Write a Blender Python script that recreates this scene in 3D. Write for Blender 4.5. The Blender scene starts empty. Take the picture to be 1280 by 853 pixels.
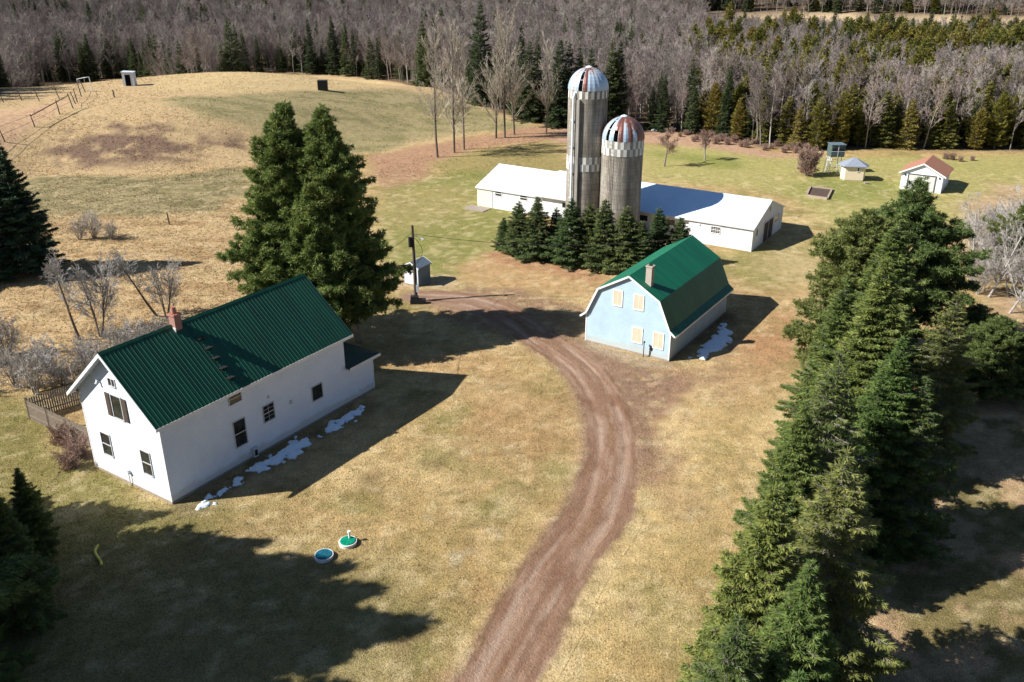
import bpy, math, random
import numpy as np
from mathutils import Vector
R = math.radians
random.seed(7); rng = np.random.default_rng(7)

# ------------------------------------------------------------------ camera, sky, sun, exposure
sc = bpy.context.scene
C = sc.collection
CAMH = 30.0; PITCH = 0.4146; FPX = 1100.57
cam = bpy.data.cameras.new('camera'); co = bpy.data.objects.new('camera', cam); C.objects.link(co)
co.location = (0, 0, CAMH); co.rotation_euler = (math.pi/2-PITCH, 0, 0)
cam.sensor_width = 36; cam.lens = 36*FPX/1280; cam.clip_end = 5000; cam.clip_start = .5
sc.camera = co
SUN_EL = R(38.1); SH_AZ = R(11.5)               # shadows run along +x, 11.5 deg away from us
wd = bpy.data.worlds.new('World'); sc.world = wd; wd.use_nodes = True
nt = wd.node_tree; bg = nt.nodes['Background']
sky = nt.nodes.new('ShaderNodeTexSky'); sky.sky_type = 'NISHITA'; sky.sun_disc = False
sky.sun_elevation = SUN_EL; sky.ozone_density = 4.0; sky.dust_density = .4
sdir = Vector((-math.cos(SH_AZ)*math.cos(SUN_EL), -math.sin(SH_AZ)*math.cos(SUN_EL), math.sin(SUN_EL)))
sky.sun_rotation = math.atan2(sdir.x, sdir.y)
nt.links.new(sky.outputs[0], bg.inputs[0]); bg.inputs[1].default_value = 0.05
sl = bpy.data.lights.new('sun', 'SUN'); sl.energy = 5.0; sl.angle = R(.53); sl.color = (1, .965, .91)
so = bpy.data.objects.new('sun', sl); C.objects.link(so); so.rotation_euler = sdir.to_track_quat('Z', 'Y').to_euler()
so.location = (-60, -20, 60)
sc.view_settings.view_transform = 'Standard'; sc.view_settings.look = 'None'
sc.view_settings.exposure = 0.84; sc.view_settings.gamma = 1
sc.cycles.max_bounces = 5; sc.cycles.diffuse_bounces = 3; sc.cycles.transparent_max_bounces = 4

# ------------------------------------------------------------------ numeric helpers
def lat(ix, iy, seed):
    n = (ix.astype(np.int64)*374761393 + iy.astype(np.int64)*668265263 + seed*974634777) & 0x7fffffff
    n = ((n ^ (n >> 13))*1274126177) & 0x7fffffff
    n = n ^ (n >> 16)
    return (n & 0xffff)/65535.0
def vnoise(x, y, s, seed=0):
    x = np.asarray(x)/s + 1000; y = np.asarray(y)/s + 1000
    ix = np.floor(x); iy = np.floor(y); fx = x-ix; fy = y-iy
    fx = fx*fx*(3-2*fx); fy = fy*fy*(3-2*fy)
    a = lat(ix, iy, seed); b = lat(ix+1, iy, seed); c = lat(ix, iy+1, seed); d = lat(ix+1, iy+1, seed)
    return (a*(1-fx)+b*fx)*(1-fy) + (c*(1-fx)+d*fx)*fy
def fbm(x, y, s, seed=0, o=4):
    v = 0; a = .5; t = 0
    for k in range(o):
        v = v + a*vnoise(x, y, s/2**k, seed+k*17); t += a; a *= .55
    return v/t
def ss(a, b, x):
    t = np.clip((np.asarray(x, float)-a)/(b-a), 0, 1); return t*t*(3-2*t)
cp, sp = math.cos(PITCH), math.sin(PITCH)
def ray(u, v):                                   # photograph pixel (1280 x 853) to a direction
    X = (u-640)/FPX; Y = -(v-426.5)/FPX
    return X, cp+Y*sp, -sp+Y*cp
def gz(u, v, z=0.):
    r = ray(u, v); k = (z-CAMH)/r[2]; return r[0]*k, r[1]*k
def seg_sd(px, py, poly):                        # signed distance to a closed polygon, + inside
    px = np.asarray(px, float); py = np.asarray(py, float)
    d = np.full(px.shape, 1e18); ins = np.zeros(px.shape, bool); n = len(poly)
    for i in range(n):
        ax, ay = poly[i]; bx_, by_ = poly[(i+1) % n]
        ex, ey = bx_-ax, by_-ay; wx, wy = px-ax, py-ay
        t = np.clip((wx*ex+wy*ey)/(ex*ex+ey*ey+1e-9), 0, 1)
        d = np.minimum(d, (wx-ex*t)**2+(wy-ey*t)**2)
        c = ((ay > py) != (by_ > py)) & (px < ex*(py-ay)/(ey if abs(ey) > 1e-9 else 1e-9)+ax)
        ins ^= c
    d = np.sqrt(d); return np.where(ins, d, -d)

def polydist(px, py, pts):
    best = np.full(px.shape, 1e9); ws = np.zeros(px.shape); sgn = np.zeros(px.shape)
    for (ax, ay, aw), (bx_, by_, bw) in zip(pts[:-1], pts[1:]):
        ex, ey = bx_-ax, by_-ay; L2 = ex*ex+ey*ey; t = np.clip(((px-ax)*ex+(py-ay)*ey)/L2, 0, 1)
        dx = px-ax-ex*t; dy = py-ay-ey*t; d = np.hypot(dx, dy); m = d < best
        best = np.where(m, d, best); ws = np.where(m, aw+(bw-aw)*t, ws); sgn = np.where(m, np.sign(dx*ey-dy*ex), sgn)
    return best, ws, sgn

# the hill on the left: its foot as a line on the flat ground, everything beyond it rises
foot = [gz(*q) for q in [(-700, 330), (-200, 262), (0, 236), (60, 220), (200, 216), (300, 208), (400, 196), (480, 186), (560, 172), (640, 158)]]
foot_poly = foot + [(20, 200), (40, 420), (-420, 420), (-420, foot[0][1])]
foot_arr = np.array(foot_poly)
def height(x, y):
    x = np.asarray(x, float); y = np.asarray(y, float)
    d = seg_sd(x, y, foot_poly)
    H = 1.6 + 5.0*ss(-8, -60, x)
    up = H*ss(0, 24, d)*.85 + H*.15*ss(0, 70, d)
    r = np.hypot(x, y)
    down = ss(0, 45, y-(196+.25*np.minimum(x, 0)*ss(-60, -95, x)))
    h = up*(1-1.5*down)
    h = h + 26*ss(330, 640, r)
    h = h + .35*(fbm(x, y, 30, 5)-.5)*ss(60, 150, r) + .10*(fbm(x, y, 7, 9)-.5)
    return h
def hz(x, y): return float(height(np.array([x]), np.array([y]))[0])
def march(u, v, h):
    r = ray(u, v); k = 20*1.0035**np.arange(0, 1000)
    X_ = r[0]*k; Y_ = r[1]*k; Z_ = CAMH+r[2]*k-h; d = Z_-height(X_, Y_); i = int(np.argmax(d < 0))
    if i == 0: i = len(k)-1
    t = d[i-1]/(d[i-1]-d[i]+1e-9); kk = k[i-1]+(k[i]-k[i-1])*t; x, y = r[0]*kk, r[1]*kk
    return x, y, hz(x, y)
def at(u, v): return march(u, v, 0.)             # where the pixel's ray first meets the terrain
def top_at(u, v, h): return march(u, v, h)       # base of an upright thing of height h whose top shows at (u, v)

# ------------------------------------------------------------------ mesh helpers
def mesh_np(name, V, F, mats, midx=None, fattr=None, smooth=False):
    V = np.asarray(V, float); me = bpy.data.meshes.new(name)
    F = np.asarray(F)
    k = F.shape[1]
    me.vertices.add(len(V)); me.vertices.foreach_set('co', V.ravel())
    me.loops.add(F.size); me.loops.foreach_set('vertex_index', F.ravel().astype(np.int32))
    me.polygons.add(len(F)); me.polygons.foreach_set('loop_start', (np.arange(len(F))*k).astype(np.int32))
    me.polygons.foreach_set('loop_total', np.full(len(F), k, np.int32))
    if midx is not None: me.polygons.foreach_set('material_index', np.asarray(midx, np.int32))
    me.polygons.foreach_set('use_smooth', np.full(len(F), bool(smooth)))
    for m in (mats if isinstance(mats, (list, tuple)) else [mats]): me.materials.append(m)
    if fattr is not None:
        a = me.attributes.new('tint', 'FLOAT', 'FACE'); a.data.foreach_set('value', np.asarray(fattr, np.float32))
    me.update(calc_edges=True); return me
def link(name, me, parent=None, loc=(0, 0, 0), rz=0.):
    o = bpy.data.objects.new(name, me); C.objects.link(o); o.location = loc; o.rotation_euler = (0, 0, rz)
    if parent is not None: o.parent = parent
    return o
def tag(o, label=None, cat=None, group=None, kind=None):
    if label: o['label'] = label
    if cat: o['category'] = cat
    if group: o['group'] = group
    if kind: o['kind'] = kind
    return o
def empty(name, loc, rz, label, cat, group=None):
    o = bpy.data.objects.new(name, None); C.objects.link(o); o.location = loc; o.rotation_euler = (0, 0, rz)
    o.empty_display_size = .5
    return tag(o, label, cat, group)
def copy_tree(o, parent=None):
    c = o.copy(); C.objects.link(c)
    if parent is not None: c.parent = parent
    for ch in list(o.children): copy_tree(ch, c)
    return c
class MB:
    def __init__(s): s.v = []; s.f = []; s.m = []
    def add(s, vs, fs, m=0):
        n = len(s.v); s.v += [tuple(p) for p in vs]; s.f += [tuple(i+n for i in f) for f in fs]; s.m += [m]*len(fs)
    def box(s, x0, x1, y0, y1, z0, z1, m=0):
        s.add([(x0, y0, z0), (x1, y0, z0), (x1, y1, z0), (x0, y1, z0), (x0, y0, z1), (x1, y0, z1), (x1, y1, z1), (x0, y1, z1)],
              [(0, 3, 2, 1), (4, 5, 6, 7), (0, 1, 5, 4), (1, 2, 6, 5), (2, 3, 7, 6), (3, 0, 4, 7)], m)
    def prism(s, prof, y0, y1, m=0):             # prof: (x, z) outline, run along y
        n = len(prof)
        s.add([(x, y0, z) for x, z in prof]+[(x, y1, z) for x, z in prof],
              [tuple(range(n)), tuple(range(2*n-1, n-1, -1))]+[(i, n+i, n+(i+1) % n, (i+1) % n) for i in range(n)], m)
    def prismx(s, prof, x0, x1, m=0):            # prof: (y, z) outline, run along x
        n = len(prof)
        s.add([(x0, y, z) for y, z in prof]+[(x1, y, z) for y, z in prof],
              [tuple(range(n)), tuple(range(2*n-1, n-1, -1))]+[(i, n+i, n+(i+1) % n, (i+1) % n) for i in range(n)], m)
    def bar(s, p, q, w, t=None, m=0, up=(0, 0, 1)):
        p = Vector(p); q = Vector(q); d = (q-p).normalized(); a = d.cross(Vector(up))
        if a.length < .05: a = d.cross(Vector((0, 1, 0)))
        a.normalize(); b = a.cross(d); t = t or w; a *= w/2; b *= t/2
        s.add([p-a-b, p+a-b, p+a+b, p-a+b, q-a-b, q+a-b, q+a+b, q-a+b],
              [(0, 3, 2, 1), (4, 5, 6, 7), (0, 1, 5, 4), (1, 2, 6, 5), (2, 3, 7, 6), (3, 0, 4, 7)], m)
    def tube(s, pts, rad, n=10, m=0, caps=True):
        pts = [Vector(p) for p in pts]
        if not hasattr(rad, '__len__'): rad = [rad]*len(pts)
        base = len(s.v); L = len(pts)
        for i, p in enumerate(pts):
            d = (pts[min(i+1, L-1)]-pts[max(i-1, 0)]).normalized()
            a = d.cross(Vector((0, 0, 1)));
            if a.length < .05: a = Vector((1, 0, 0))-d*d.x
            a.normalize(); b = d.cross(a)
            for k in range(n):
                t = 2*math.pi*k/n; s.v.append(tuple(p+(a*math.cos(t)+b*math.sin(t))*rad[i]))
        for i in range(L-1):
            for k in range(n):
                s.f.append((base+i*n+k, base+i*n+(k+1) % n, base+(i+1)*n+(k+1) % n, base+(i+1)*n+k)); s.m.append(m)
        if caps:
            s.f.append(tuple(base+k for k in range(n))[::-1]); s.m.append(m)
            s.f.append(tuple(base+(L-1)*n+k for k in range(n))); s.m.append(m)
    def mesh(s, name, mats, smooth=False):
        me = bpy.data.meshes.new(name); me.from_pydata(s.v, [], s.f)
        for q in (mats if isinstance(mats, (list, tuple)) else [mats]): me.materials.append(q)
        me.polygons.foreach_set('material_index', s.m)
        if smooth: me.polygons.foreach_set('use_smooth', [True]*len(s.f))
        me.update()
        import bmesh
        bm = bmesh.new(); bm.from_mesh(me); bmesh.ops.recalc_face_normals(bm, faces=bm.faces); bm.to_mesh(me); bm.free()
        return me
    def build(s, name, mats, parent=None, loc=(0, 0, 0), rz=0., smooth=False):
        return link(name, s.mesh(name, mats, smooth), parent, loc, rz)

# ------------------------------------------------------------------ materials
def newmat(name, col=(.5, .5, .5), rough=.8, metal=0., spec=.3):
    m = bpy.data.materials.new(name); m.use_nodes = True; b = m.node_tree.nodes['Principled BSDF']
    b.inputs['Base Color'].default_value = (*col, 1); b.inputs['Roughness'].default_value = rough
    b.inputs['Metallic'].default_value = metal; b.inputs['Specular IOR Level'].default_value = spec
    return m, m.node_tree, b
def nd(nt, t, **kw):
    n = nt.nodes.new('ShaderNode'+t)
    for k, v in kw.items(): setattr(n, k, v)
    return n
def coords(nt, scale=(1, 1, 1), kind='Object'):
    tc = nd(nt, 'TexCoord'); mp = nd(nt, 'Mapping'); mp.inputs['Scale'].default_value = scale
    nt.links.new(tc.outputs[kind], mp.inputs[0]); return mp.outputs[0]
def noise(nt, vec, s, det=4, rough=.6):
    n = nd(nt, 'TexNoise'); n.inputs['Scale'].default_value = s; n.inputs['Detail'].default_value = det
    n.inputs['Roughness'].default_value = rough; nt.links.new(vec, n.inputs['Vector']); return n.outputs[0]
def ramp(nt, fac, stops):
    r = nd(nt, 'ValToRGB'); cr = r.color_ramp
    while len(cr.elements) < len(stops): cr.elements.new(.5)
    for e, (p, c) in zip(cr.elements, stops): e.position = p; e.color = (*c, 1) if len(c) == 3 else c
    nt.links.new(fac, r.inputs[0]); return r.outputs[0]
def mix(nt, a, b, fac, mode='MIX'):
    m = nd(nt, 'Mix', data_type='RGBA', blend_type=mode)
    for sock, val in ((m.inputs[0], fac), (m.inputs[6], a), (m.inputs[7], b)):
        if hasattr(val, 'node'): nt.links.new(val, sock)
        else: sock.default_value = val if not isinstance(val, tuple) else (*val, 1)[:4]
    return m.outputs[2]
def bump(nt, b, h, strength=.3, dist=.05):
    n = nd(nt, 'Bump'); n.inputs['Strength'].default_value = strength; n.inputs['Distance'].default_value = dist
    nt.links.new(h, n.inputs['Height']); nt.links.new(n.outputs[0], b.inputs['Normal'])
def mottled(name, c0, c1, scale=(1, 1, 1), s=3., rough=.8, bs=.2, spec=.3, metal=0, det=5, lo=.35, hi=.65):
    m, nt, b = newmat(name, c0, rough, metal, spec); v = coords(nt, scale)
    n = noise(nt, v, s, det); nt.links.new(ramp(nt, n, [(lo, c0), (hi, c1)]), b.inputs['Base Color'])
    if bs: bump(nt, b, n, bs, .02)
    return m
def siding(name, c0, c1, pitch=.115, depth=.6, dirt=None):
    m, nt, b = newmat(name, c0, .55, 0, .35); v = coords(nt)
    n = noise(nt, v, .9, 6); n2 = noise(nt, coords(nt, (1, 1, 8)), 2.2, 4)
    col = ramp(nt, n, [(.35, c0), (.7, c1)])
    col = mix(nt, col, tuple(x*.86 for x in c0), ramp(nt, n2, [(.5, (0, 0, 0)), (.8, (1, 1, 1))]))
    if dirt:                                     # splash dirt along the foot of the wall
        sx = nd(nt, 'SeparateXYZ'); nt.links.new(v, sx.inputs[0])
        ad = nd(nt, 'Math', operation='MULTIPLY_ADD'); nt.links.new(n, ad.inputs[0]); ad.inputs[1].default_value = -.9
        nt.links.new(sx.outputs[2], ad.inputs[2])
        col = mix(nt, dirt, col, ramp(nt, ad.outputs[0], [(0., (.35, .35, .35)), (.22, (1, 1, 1))]))
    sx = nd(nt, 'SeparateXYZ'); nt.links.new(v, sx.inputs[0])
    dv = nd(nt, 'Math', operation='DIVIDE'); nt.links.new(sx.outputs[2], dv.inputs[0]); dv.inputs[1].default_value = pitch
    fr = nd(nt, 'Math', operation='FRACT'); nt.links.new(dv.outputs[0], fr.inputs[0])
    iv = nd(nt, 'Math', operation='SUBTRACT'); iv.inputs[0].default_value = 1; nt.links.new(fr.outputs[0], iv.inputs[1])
    col = mix(nt, col, ramp(nt, fr.outputs[0], [(.0, (.66, .66, .68)), (.13, (1, 1, 1))]), 1., 'MULTIPLY')  # shadow line of each board course multiplied into the colour
    nt.links.new(col, b.inputs['Base Color'])
    bump(nt, b, iv.outputs[0], depth, .02)
    return m
M = {}
M['white_siding'] = siding('white_siding', (.78, .85, .97), (.70, .78, .91), .19, dirt=(.60, .57, .52))  # bluish white: cool skylight of the shaded long wall put into the colour
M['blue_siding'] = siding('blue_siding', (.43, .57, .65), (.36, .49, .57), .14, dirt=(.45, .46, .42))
M['block_wall'] = mottled('block_wall', (.74, .75, .76), (.60, .61, .61), (1, 1, .3), 1.6, .8, .2)
M['white_trim'] = mottled('white_trim', (.85, .85, .85), (.74, .74, .73), s=2, rough=.5, bs=0)
M['trim_grey'] = mottled('grey_window_trim', (.56, .56, .57), (.46, .46, .47), s=3, rough=.6, bs=0)
M['soffit'] = mottled('soffit', (.62, .63, .65), (.55, .56, .58), s=2, rough=.6, bs=0)
M['cream_board'] = mottled('cream_board', (.64, .52, .39), (.55, .44, .32), (1, 1, .3), 3, .7, .1)
M['cream_frame'] = mottled('cream_frame', (.84, .80, .74), (.78, .74, .68), s=3, rough=.6, bs=0)
M['roof_green'] = mottled('roof_green', (.007, .078, .042), (.006, .050, .028), (.25, 2.2, .25), 1., .45, 0, .4)
M['wing_roof'] = mottled('dark_wing_roof', (.02, .045, .035), (.03, .05, .04), s=2, rough=.6, bs=0)
M['barn_roof_green'] = mottled('barn_roof_green', (.006, .130, .066), (.004, .092, .050), (.2, 1.8, .2), 1., .5, 0, .35)
M['cream_wall'] = mottled('cream_wall', (.78, .70, .56), (.70, .62, .48), s=2, bs=.1)
M['dark'] = newmat('dark_paint', (.012, .013, .015), .6)[0]
M['black_metal'] = mottled('black_metal', (.015, .016, .018), (.03, .03, .03), s=6, rough=.5, bs=0)
M['hole'] = newmat('dark_interior', (.006, .006, .006), 1, 0, 0)[0]
def glass():
    m, nt, b = newmat('window_glass', (.012, .014, .016), .06, 0, .7); v = coords(nt)
    nt.links.new(ramp(nt, noise(nt, v, 1.5, 3), [(.35, (.008, .009, .01)), (.65, (.035, .04, .042))]), b.inputs['Base Color']); return m
M['glass'] = glass()
M['snow'] = mottled('snow', (.84, .92, 1.0), (.68, .80, .93), s=6, rough=.6, bs=.8, spec=.3)  # blue cast of snow in shade put into the base colour
def brick(name, c1, c2, mortar, s=(1, 1, 1)):
    m, nt, b = newmat(name, c1, .85)
    t = nd(nt, 'TexBrick'); tc = coords(nt, s)
    sx = nd(nt, 'SeparateXYZ'); nt.links.new(tc, sx.inputs[0]); ad = nd(nt, 'Math', operation='ADD'); nt.links.new(sx.outputs[0], ad.inputs[0]); nt.links.new(sx.outputs[1], ad.inputs[1])
    cx = nd(nt, 'CombineXYZ'); nt.links.new(ad.outputs[0], cx.inputs[0]); nt.links.new(sx.outputs[2], cx.inputs[1]); nt.links.new(cx.outputs[0], t.inputs[0])
    for i, c in ((1, c1), (2, c2), (3, mortar)): t.inputs[i].default_value = (*c, 1)
    t.inputs['Scale'].default_value = 1; t.inputs['Mortar Size'].default_value = .012; t.inputs['Brick Width'].default_value = .21; t.inputs['Row Height'].default_value = .075
    nt.links.new(t.outputs[0], b.inputs['Base Color']); return m
M['brick_red'] = brick('red_brick', (.36, .09, .045), (.26, .07, .04), (.40, .34, .30))
M['brick_pale'] = brick('pale_brick', (.42, .34, .27), (.32, .27, .22), (.45, .42, .38))
M['grey_wood'] = mottled('grey_wood', (.26, .21, .16), (.15, .12, .09), (8, 8, 1), 4, .9, .3)
M['post_wood'] = mottled('post_wood', (.10, .075, .055), (.055, .042, .033), (8, 8, 1), 4, .9, .3)
M['deck'] = mottled('deck_boards', (.24, .13, .09), (.16, .09, .06), (1, 8, 1), 3, .9, .3)
M['white_metal'] = mottled('white_roof_metal', (.64, .79, .95), (.56, .72, .90), (.6, .6, .6), .8, .45, .05, .4)  # pale blue base so the shadowed roof reads blue, skylight tint in the colour
M['white_roof_old'] = mottled('stained_white_roof', (.80, .81, .82), (.62, .61, .60), (.4, 2.0, 1), 1.2, .55, .1, .3, lo=.4, hi=.75)
def stave():                                     # concrete staves with stains running down
    m, nt, b = newmat('concrete_staves', (.3, .28, .25), .9, 0, .2)
    uv = nd(nt, 'UVMap'); br = nd(nt, 'TexBrick'); nt.links.new(uv.outputs[0], br.inputs[0])
    br.inputs[1].default_value = (.36, .34, .305, 1); br.inputs[2].default_value = (.27, .255, .23, 1); br.inputs[3].default_value = (.20, .185, .165, 1)
    br.inputs['Scale'].default_value = 1; br.inputs['Brick Width'].default_value = .28; br.inputs['Row Height'].default_value = .76; br.inputs['Mortar Size'].default_value = .016
    br.offset = .5
    mp = nd(nt, 'Mapping'); mp.inputs['Scale'].default_value = (1.6, .12, 1); nt.links.new(uv.outputs[0], mp.inputs[0])
    n = noise(nt, mp.outputs[0], 1.3, 5); n2 = noise(nt, coords(nt), .5, 4)
    c = mix(nt, br.outputs[0], ramp(nt, n, [(.35, (.62, .59, .56)), (.6, (1, 1, 1))]), 1.0, 'MULTIPLY')
    c = mix(nt, c, ramp(nt, n2, [(.3, (.80, .76, .70)), (.7, (1.15, 1.13, 1.1))]), 1.0, 'MULTIPLY')
    nt.links.new(c, b.inputs['Base Color']); bump(nt, b, br.outputs[1], .4, -.02); return m
M['stave'] = stave()
M['stave_plain'] = mottled('weathered_chute', (.33, .31, .28), (.22, .20, .18), (2, 2, .3), 2, .8, .2)
M['checker_white'] = mottled('band_white', (.72, .71, .67), (.56, .55, .50), s=2, bs=.1)
M['checker_grey'] = mottled('band_grey', (.24, .23, .21), (.32, .30, .27), s=2, bs=.1)
M['hoop'] = mottled('rusty_hoop', (.09, .07, .06), (.16, .12, .10), s=4, bs=0)
def dome_mat():
    m, nt, b = newmat('dome_sheet', (.5, .6, .7), .42, .25, .5)
    at_ = nd(nt, 'Attribute', attribute_name='tint')
    v = coords(nt, (1.5, 1.5, .5)); n = noise(nt, v, 2.2, 6)
    ad = nd(nt, 'Math', operation='ADD'); nt.links.new(at_.outputs['Fac'], ad.inputs[0]); nt.links.new(n, ad.inputs[1])
    c = ramp(nt, ad.outputs[0], [(.55, (.38, .50, .63)), (.70, (.52, .56, .60)), (.80, (.30, .17, .13)), (1.0, (.18, .07, .055))])
    nt.links.new(c, b.inputs['Base Color']); bump(nt, b, n, .2, .03); return m
M['dome'] = dome_mat()
M['galv'] = mottled('galvanised_tube', (.72, .76, .80), (.55, .60, .64), s=2, rough=.45, bs=.05, spec=.5)
M['pole_wood'] = mottled('pole_wood', (.065, .05, .042), (.11, .09, .07), (8, 8, .6), 3, .9, .2)
M['shingle_red'] = mottled('red_shingles', (.40, .19, .12), (.30, .14, .09), s=5, bs=.4)
M['shingle_grey'] = mottled('grey_shingles', (.26, .29, .34), (.18, .21, .26), s=5, bs=.4)
M['shed_blue'] = mottled('pale_plastic', (.62, .68, .74), (.55, .61, .68), s=3, bs=0, rough=.5)
M['shed_grey'] = mottled('slate_plastic', (.11, .15, .19), (.14, .18, .22), s=3, bs=0, rough=.5)
M['beige_panel'] = mottled('beige_panel', (.76, .64, .46), (.68, .57, .41), s=3, bs=.05)
M['garage_door'] = mottled('garage_door', (.60, .60, .58), (.52, .52, .50), (1, 1, 6), 2, .5, .2)
M['soil'] = mottled('bed_soil', (.11, .075, .055), (.06, .042, .032), s=6, bs=.8)
M['old_timber'] = mottled('old_timber', (.42, .33, .24), (.28, .22, .16), s=5, bs=.3)
M['stand_green'] = mottled('blind_panel', (.06, .09, .085), (.085, .12, .11), s=3, bs=.1)
M['lid_green'] = mottled('green_lid', (.0, .26, .15), (.0, .20, .12), s=4, rough=.45, bs=0)
M['lid_teal'] = mottled('teal_lid', (.01, .12, .17), (.01, .09, .13), s=4, rough=.45, bs=0)
M['rock'] = mottled('field_stone', (.36, .30, .25), (.24, .20, .17), s=6, bs=.5)

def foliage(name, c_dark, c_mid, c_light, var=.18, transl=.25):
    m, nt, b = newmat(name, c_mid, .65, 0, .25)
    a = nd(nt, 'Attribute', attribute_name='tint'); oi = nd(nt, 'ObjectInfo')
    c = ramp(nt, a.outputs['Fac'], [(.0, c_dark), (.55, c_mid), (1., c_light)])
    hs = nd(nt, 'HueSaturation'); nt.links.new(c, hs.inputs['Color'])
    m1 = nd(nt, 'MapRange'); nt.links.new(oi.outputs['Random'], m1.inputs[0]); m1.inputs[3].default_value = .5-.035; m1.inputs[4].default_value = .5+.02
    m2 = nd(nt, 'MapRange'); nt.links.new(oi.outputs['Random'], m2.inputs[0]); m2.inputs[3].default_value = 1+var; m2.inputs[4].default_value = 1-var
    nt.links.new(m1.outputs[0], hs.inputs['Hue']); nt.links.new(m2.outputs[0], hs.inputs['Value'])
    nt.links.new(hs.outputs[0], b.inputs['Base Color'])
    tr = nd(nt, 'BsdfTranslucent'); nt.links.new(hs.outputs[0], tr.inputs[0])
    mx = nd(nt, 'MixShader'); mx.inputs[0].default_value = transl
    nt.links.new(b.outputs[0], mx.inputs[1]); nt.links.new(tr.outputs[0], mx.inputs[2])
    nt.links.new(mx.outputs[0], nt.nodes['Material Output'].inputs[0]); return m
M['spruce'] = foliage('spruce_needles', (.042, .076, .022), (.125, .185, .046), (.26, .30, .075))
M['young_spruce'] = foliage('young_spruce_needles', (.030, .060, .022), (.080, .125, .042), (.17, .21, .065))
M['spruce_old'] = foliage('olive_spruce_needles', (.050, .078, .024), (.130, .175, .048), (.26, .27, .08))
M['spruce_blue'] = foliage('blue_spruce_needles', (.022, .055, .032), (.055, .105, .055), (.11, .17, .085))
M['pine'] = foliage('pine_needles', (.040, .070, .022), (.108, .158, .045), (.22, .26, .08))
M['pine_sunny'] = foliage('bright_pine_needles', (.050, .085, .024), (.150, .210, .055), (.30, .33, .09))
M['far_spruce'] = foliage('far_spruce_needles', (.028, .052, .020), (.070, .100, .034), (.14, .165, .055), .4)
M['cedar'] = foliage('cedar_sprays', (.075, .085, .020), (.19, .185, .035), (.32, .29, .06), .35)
M['orangish'] = foliage('dead_twig_leaves', (.10, .06, .03), (.20, .12, .06), (.30, .19, .10), .2)
def bark(name, c0, c1, var=.25):
    m, nt, b = newmat(name, c0, .9, 0, .2); v = coords(nt, (3, 3, .6)); n = noise(nt, v, 3, 4); oi = nd(nt, 'ObjectInfo')
    c = ramp(nt, n, [(.35, c0), (.65, c1)]); hs = nd(nt, 'HueSaturation'); nt.links.new(c, hs.inputs['Color'])
    m2 = nd(nt, 'MapRange'); nt.links.new(oi.outputs['Random'], m2.inputs[0]); m2.inputs[3].default_value = 1-var; m2.inputs[4].default_value = 1+var
    nt.links.new(m2.outputs[0], hs.inputs['Value']); nt.links.new(hs.outputs[0], b.inputs['Base Color']); return m
M['bark_dark'] = bark('dark_bark', (.10, .08, .065), (.16, .13, .105))
M['bark_grey'] = bark('grey_bark', (.30, .265, .225), (.20, .175, .15))
M['twig_grey'] = bark('grey_twigs', (.34, .30, .265), (.26, .23, .20), .35)
M['twig_mauve'] = bark('mauve_twigs', (.29, .235, .215), (.215, .17, .155), .45)
M['twig_light'] = bark('pale_grey_twigs', (.44, .41, .37), (.34, .31, .28), .25)
M['twig_row'] = bark('tan_twigs', (.44, .39, .31), (.36, .31, .25), .1)
M['birch'] = bark('birch_bark', (.44, .41, .37), (.30, .28, .25), .2)
M['twig_pink'] = bark('pink_twigs', (.36, .24, .19), (.28, .19, .15), .2)

# ------------------------------------------------------------------ vegetation meshes
def unit(a): return a/np.maximum(np.linalg.norm(a, axis=-1, keepdims=True), 1e-9)
def tubes(P, Q, r0, r1, n=3):                    # many tapered n-sided tubes at once
    P = np.asarray(P, float); Q = np.asarray(Q, float); r0 = np.asarray(r0, float); r1 = np.asarray(r1, float)
    d = unit(Q-P); ref = np.where(np.abs(d[:, 2:3]) > .9, np.array([[1., 0, 0]]), np.array([[0, 0, 1.]]))
    a = unit(np.cross(d, ref)); b = np.cross(d, a); N = len(P); V = np.zeros((N, 2*n, 3))
    for k in range(n):
        t = 2*math.pi*k/n; o = a*math.cos(t)+b*math.sin(t)
        V[:, k] = P+o*r0[:, None]; V[:, n+k] = Q+o*r1[:, None]
    base = (np.arange(N)*2*n)[:, None, None]
    f = np.array([[k, (k+1) % n, n+(k+1) % n, n+k] for k in range(n)])[None]
    return V.reshape(-1, 3), (base+f).reshape(-1, 4)
def sprays(p, d, l, w, nrm):                     # triangles: base at p, pointing along d
    side = unit(np.cross(d, nrm)); N = len(p)
    V = np.stack([p-side*w[:, None]/2, p+side*w[:, None]/2, p+d*l[:, None]], 1).reshape(-1, 3)
    return V, np.arange(3*N).reshape(-1, 3)
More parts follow.
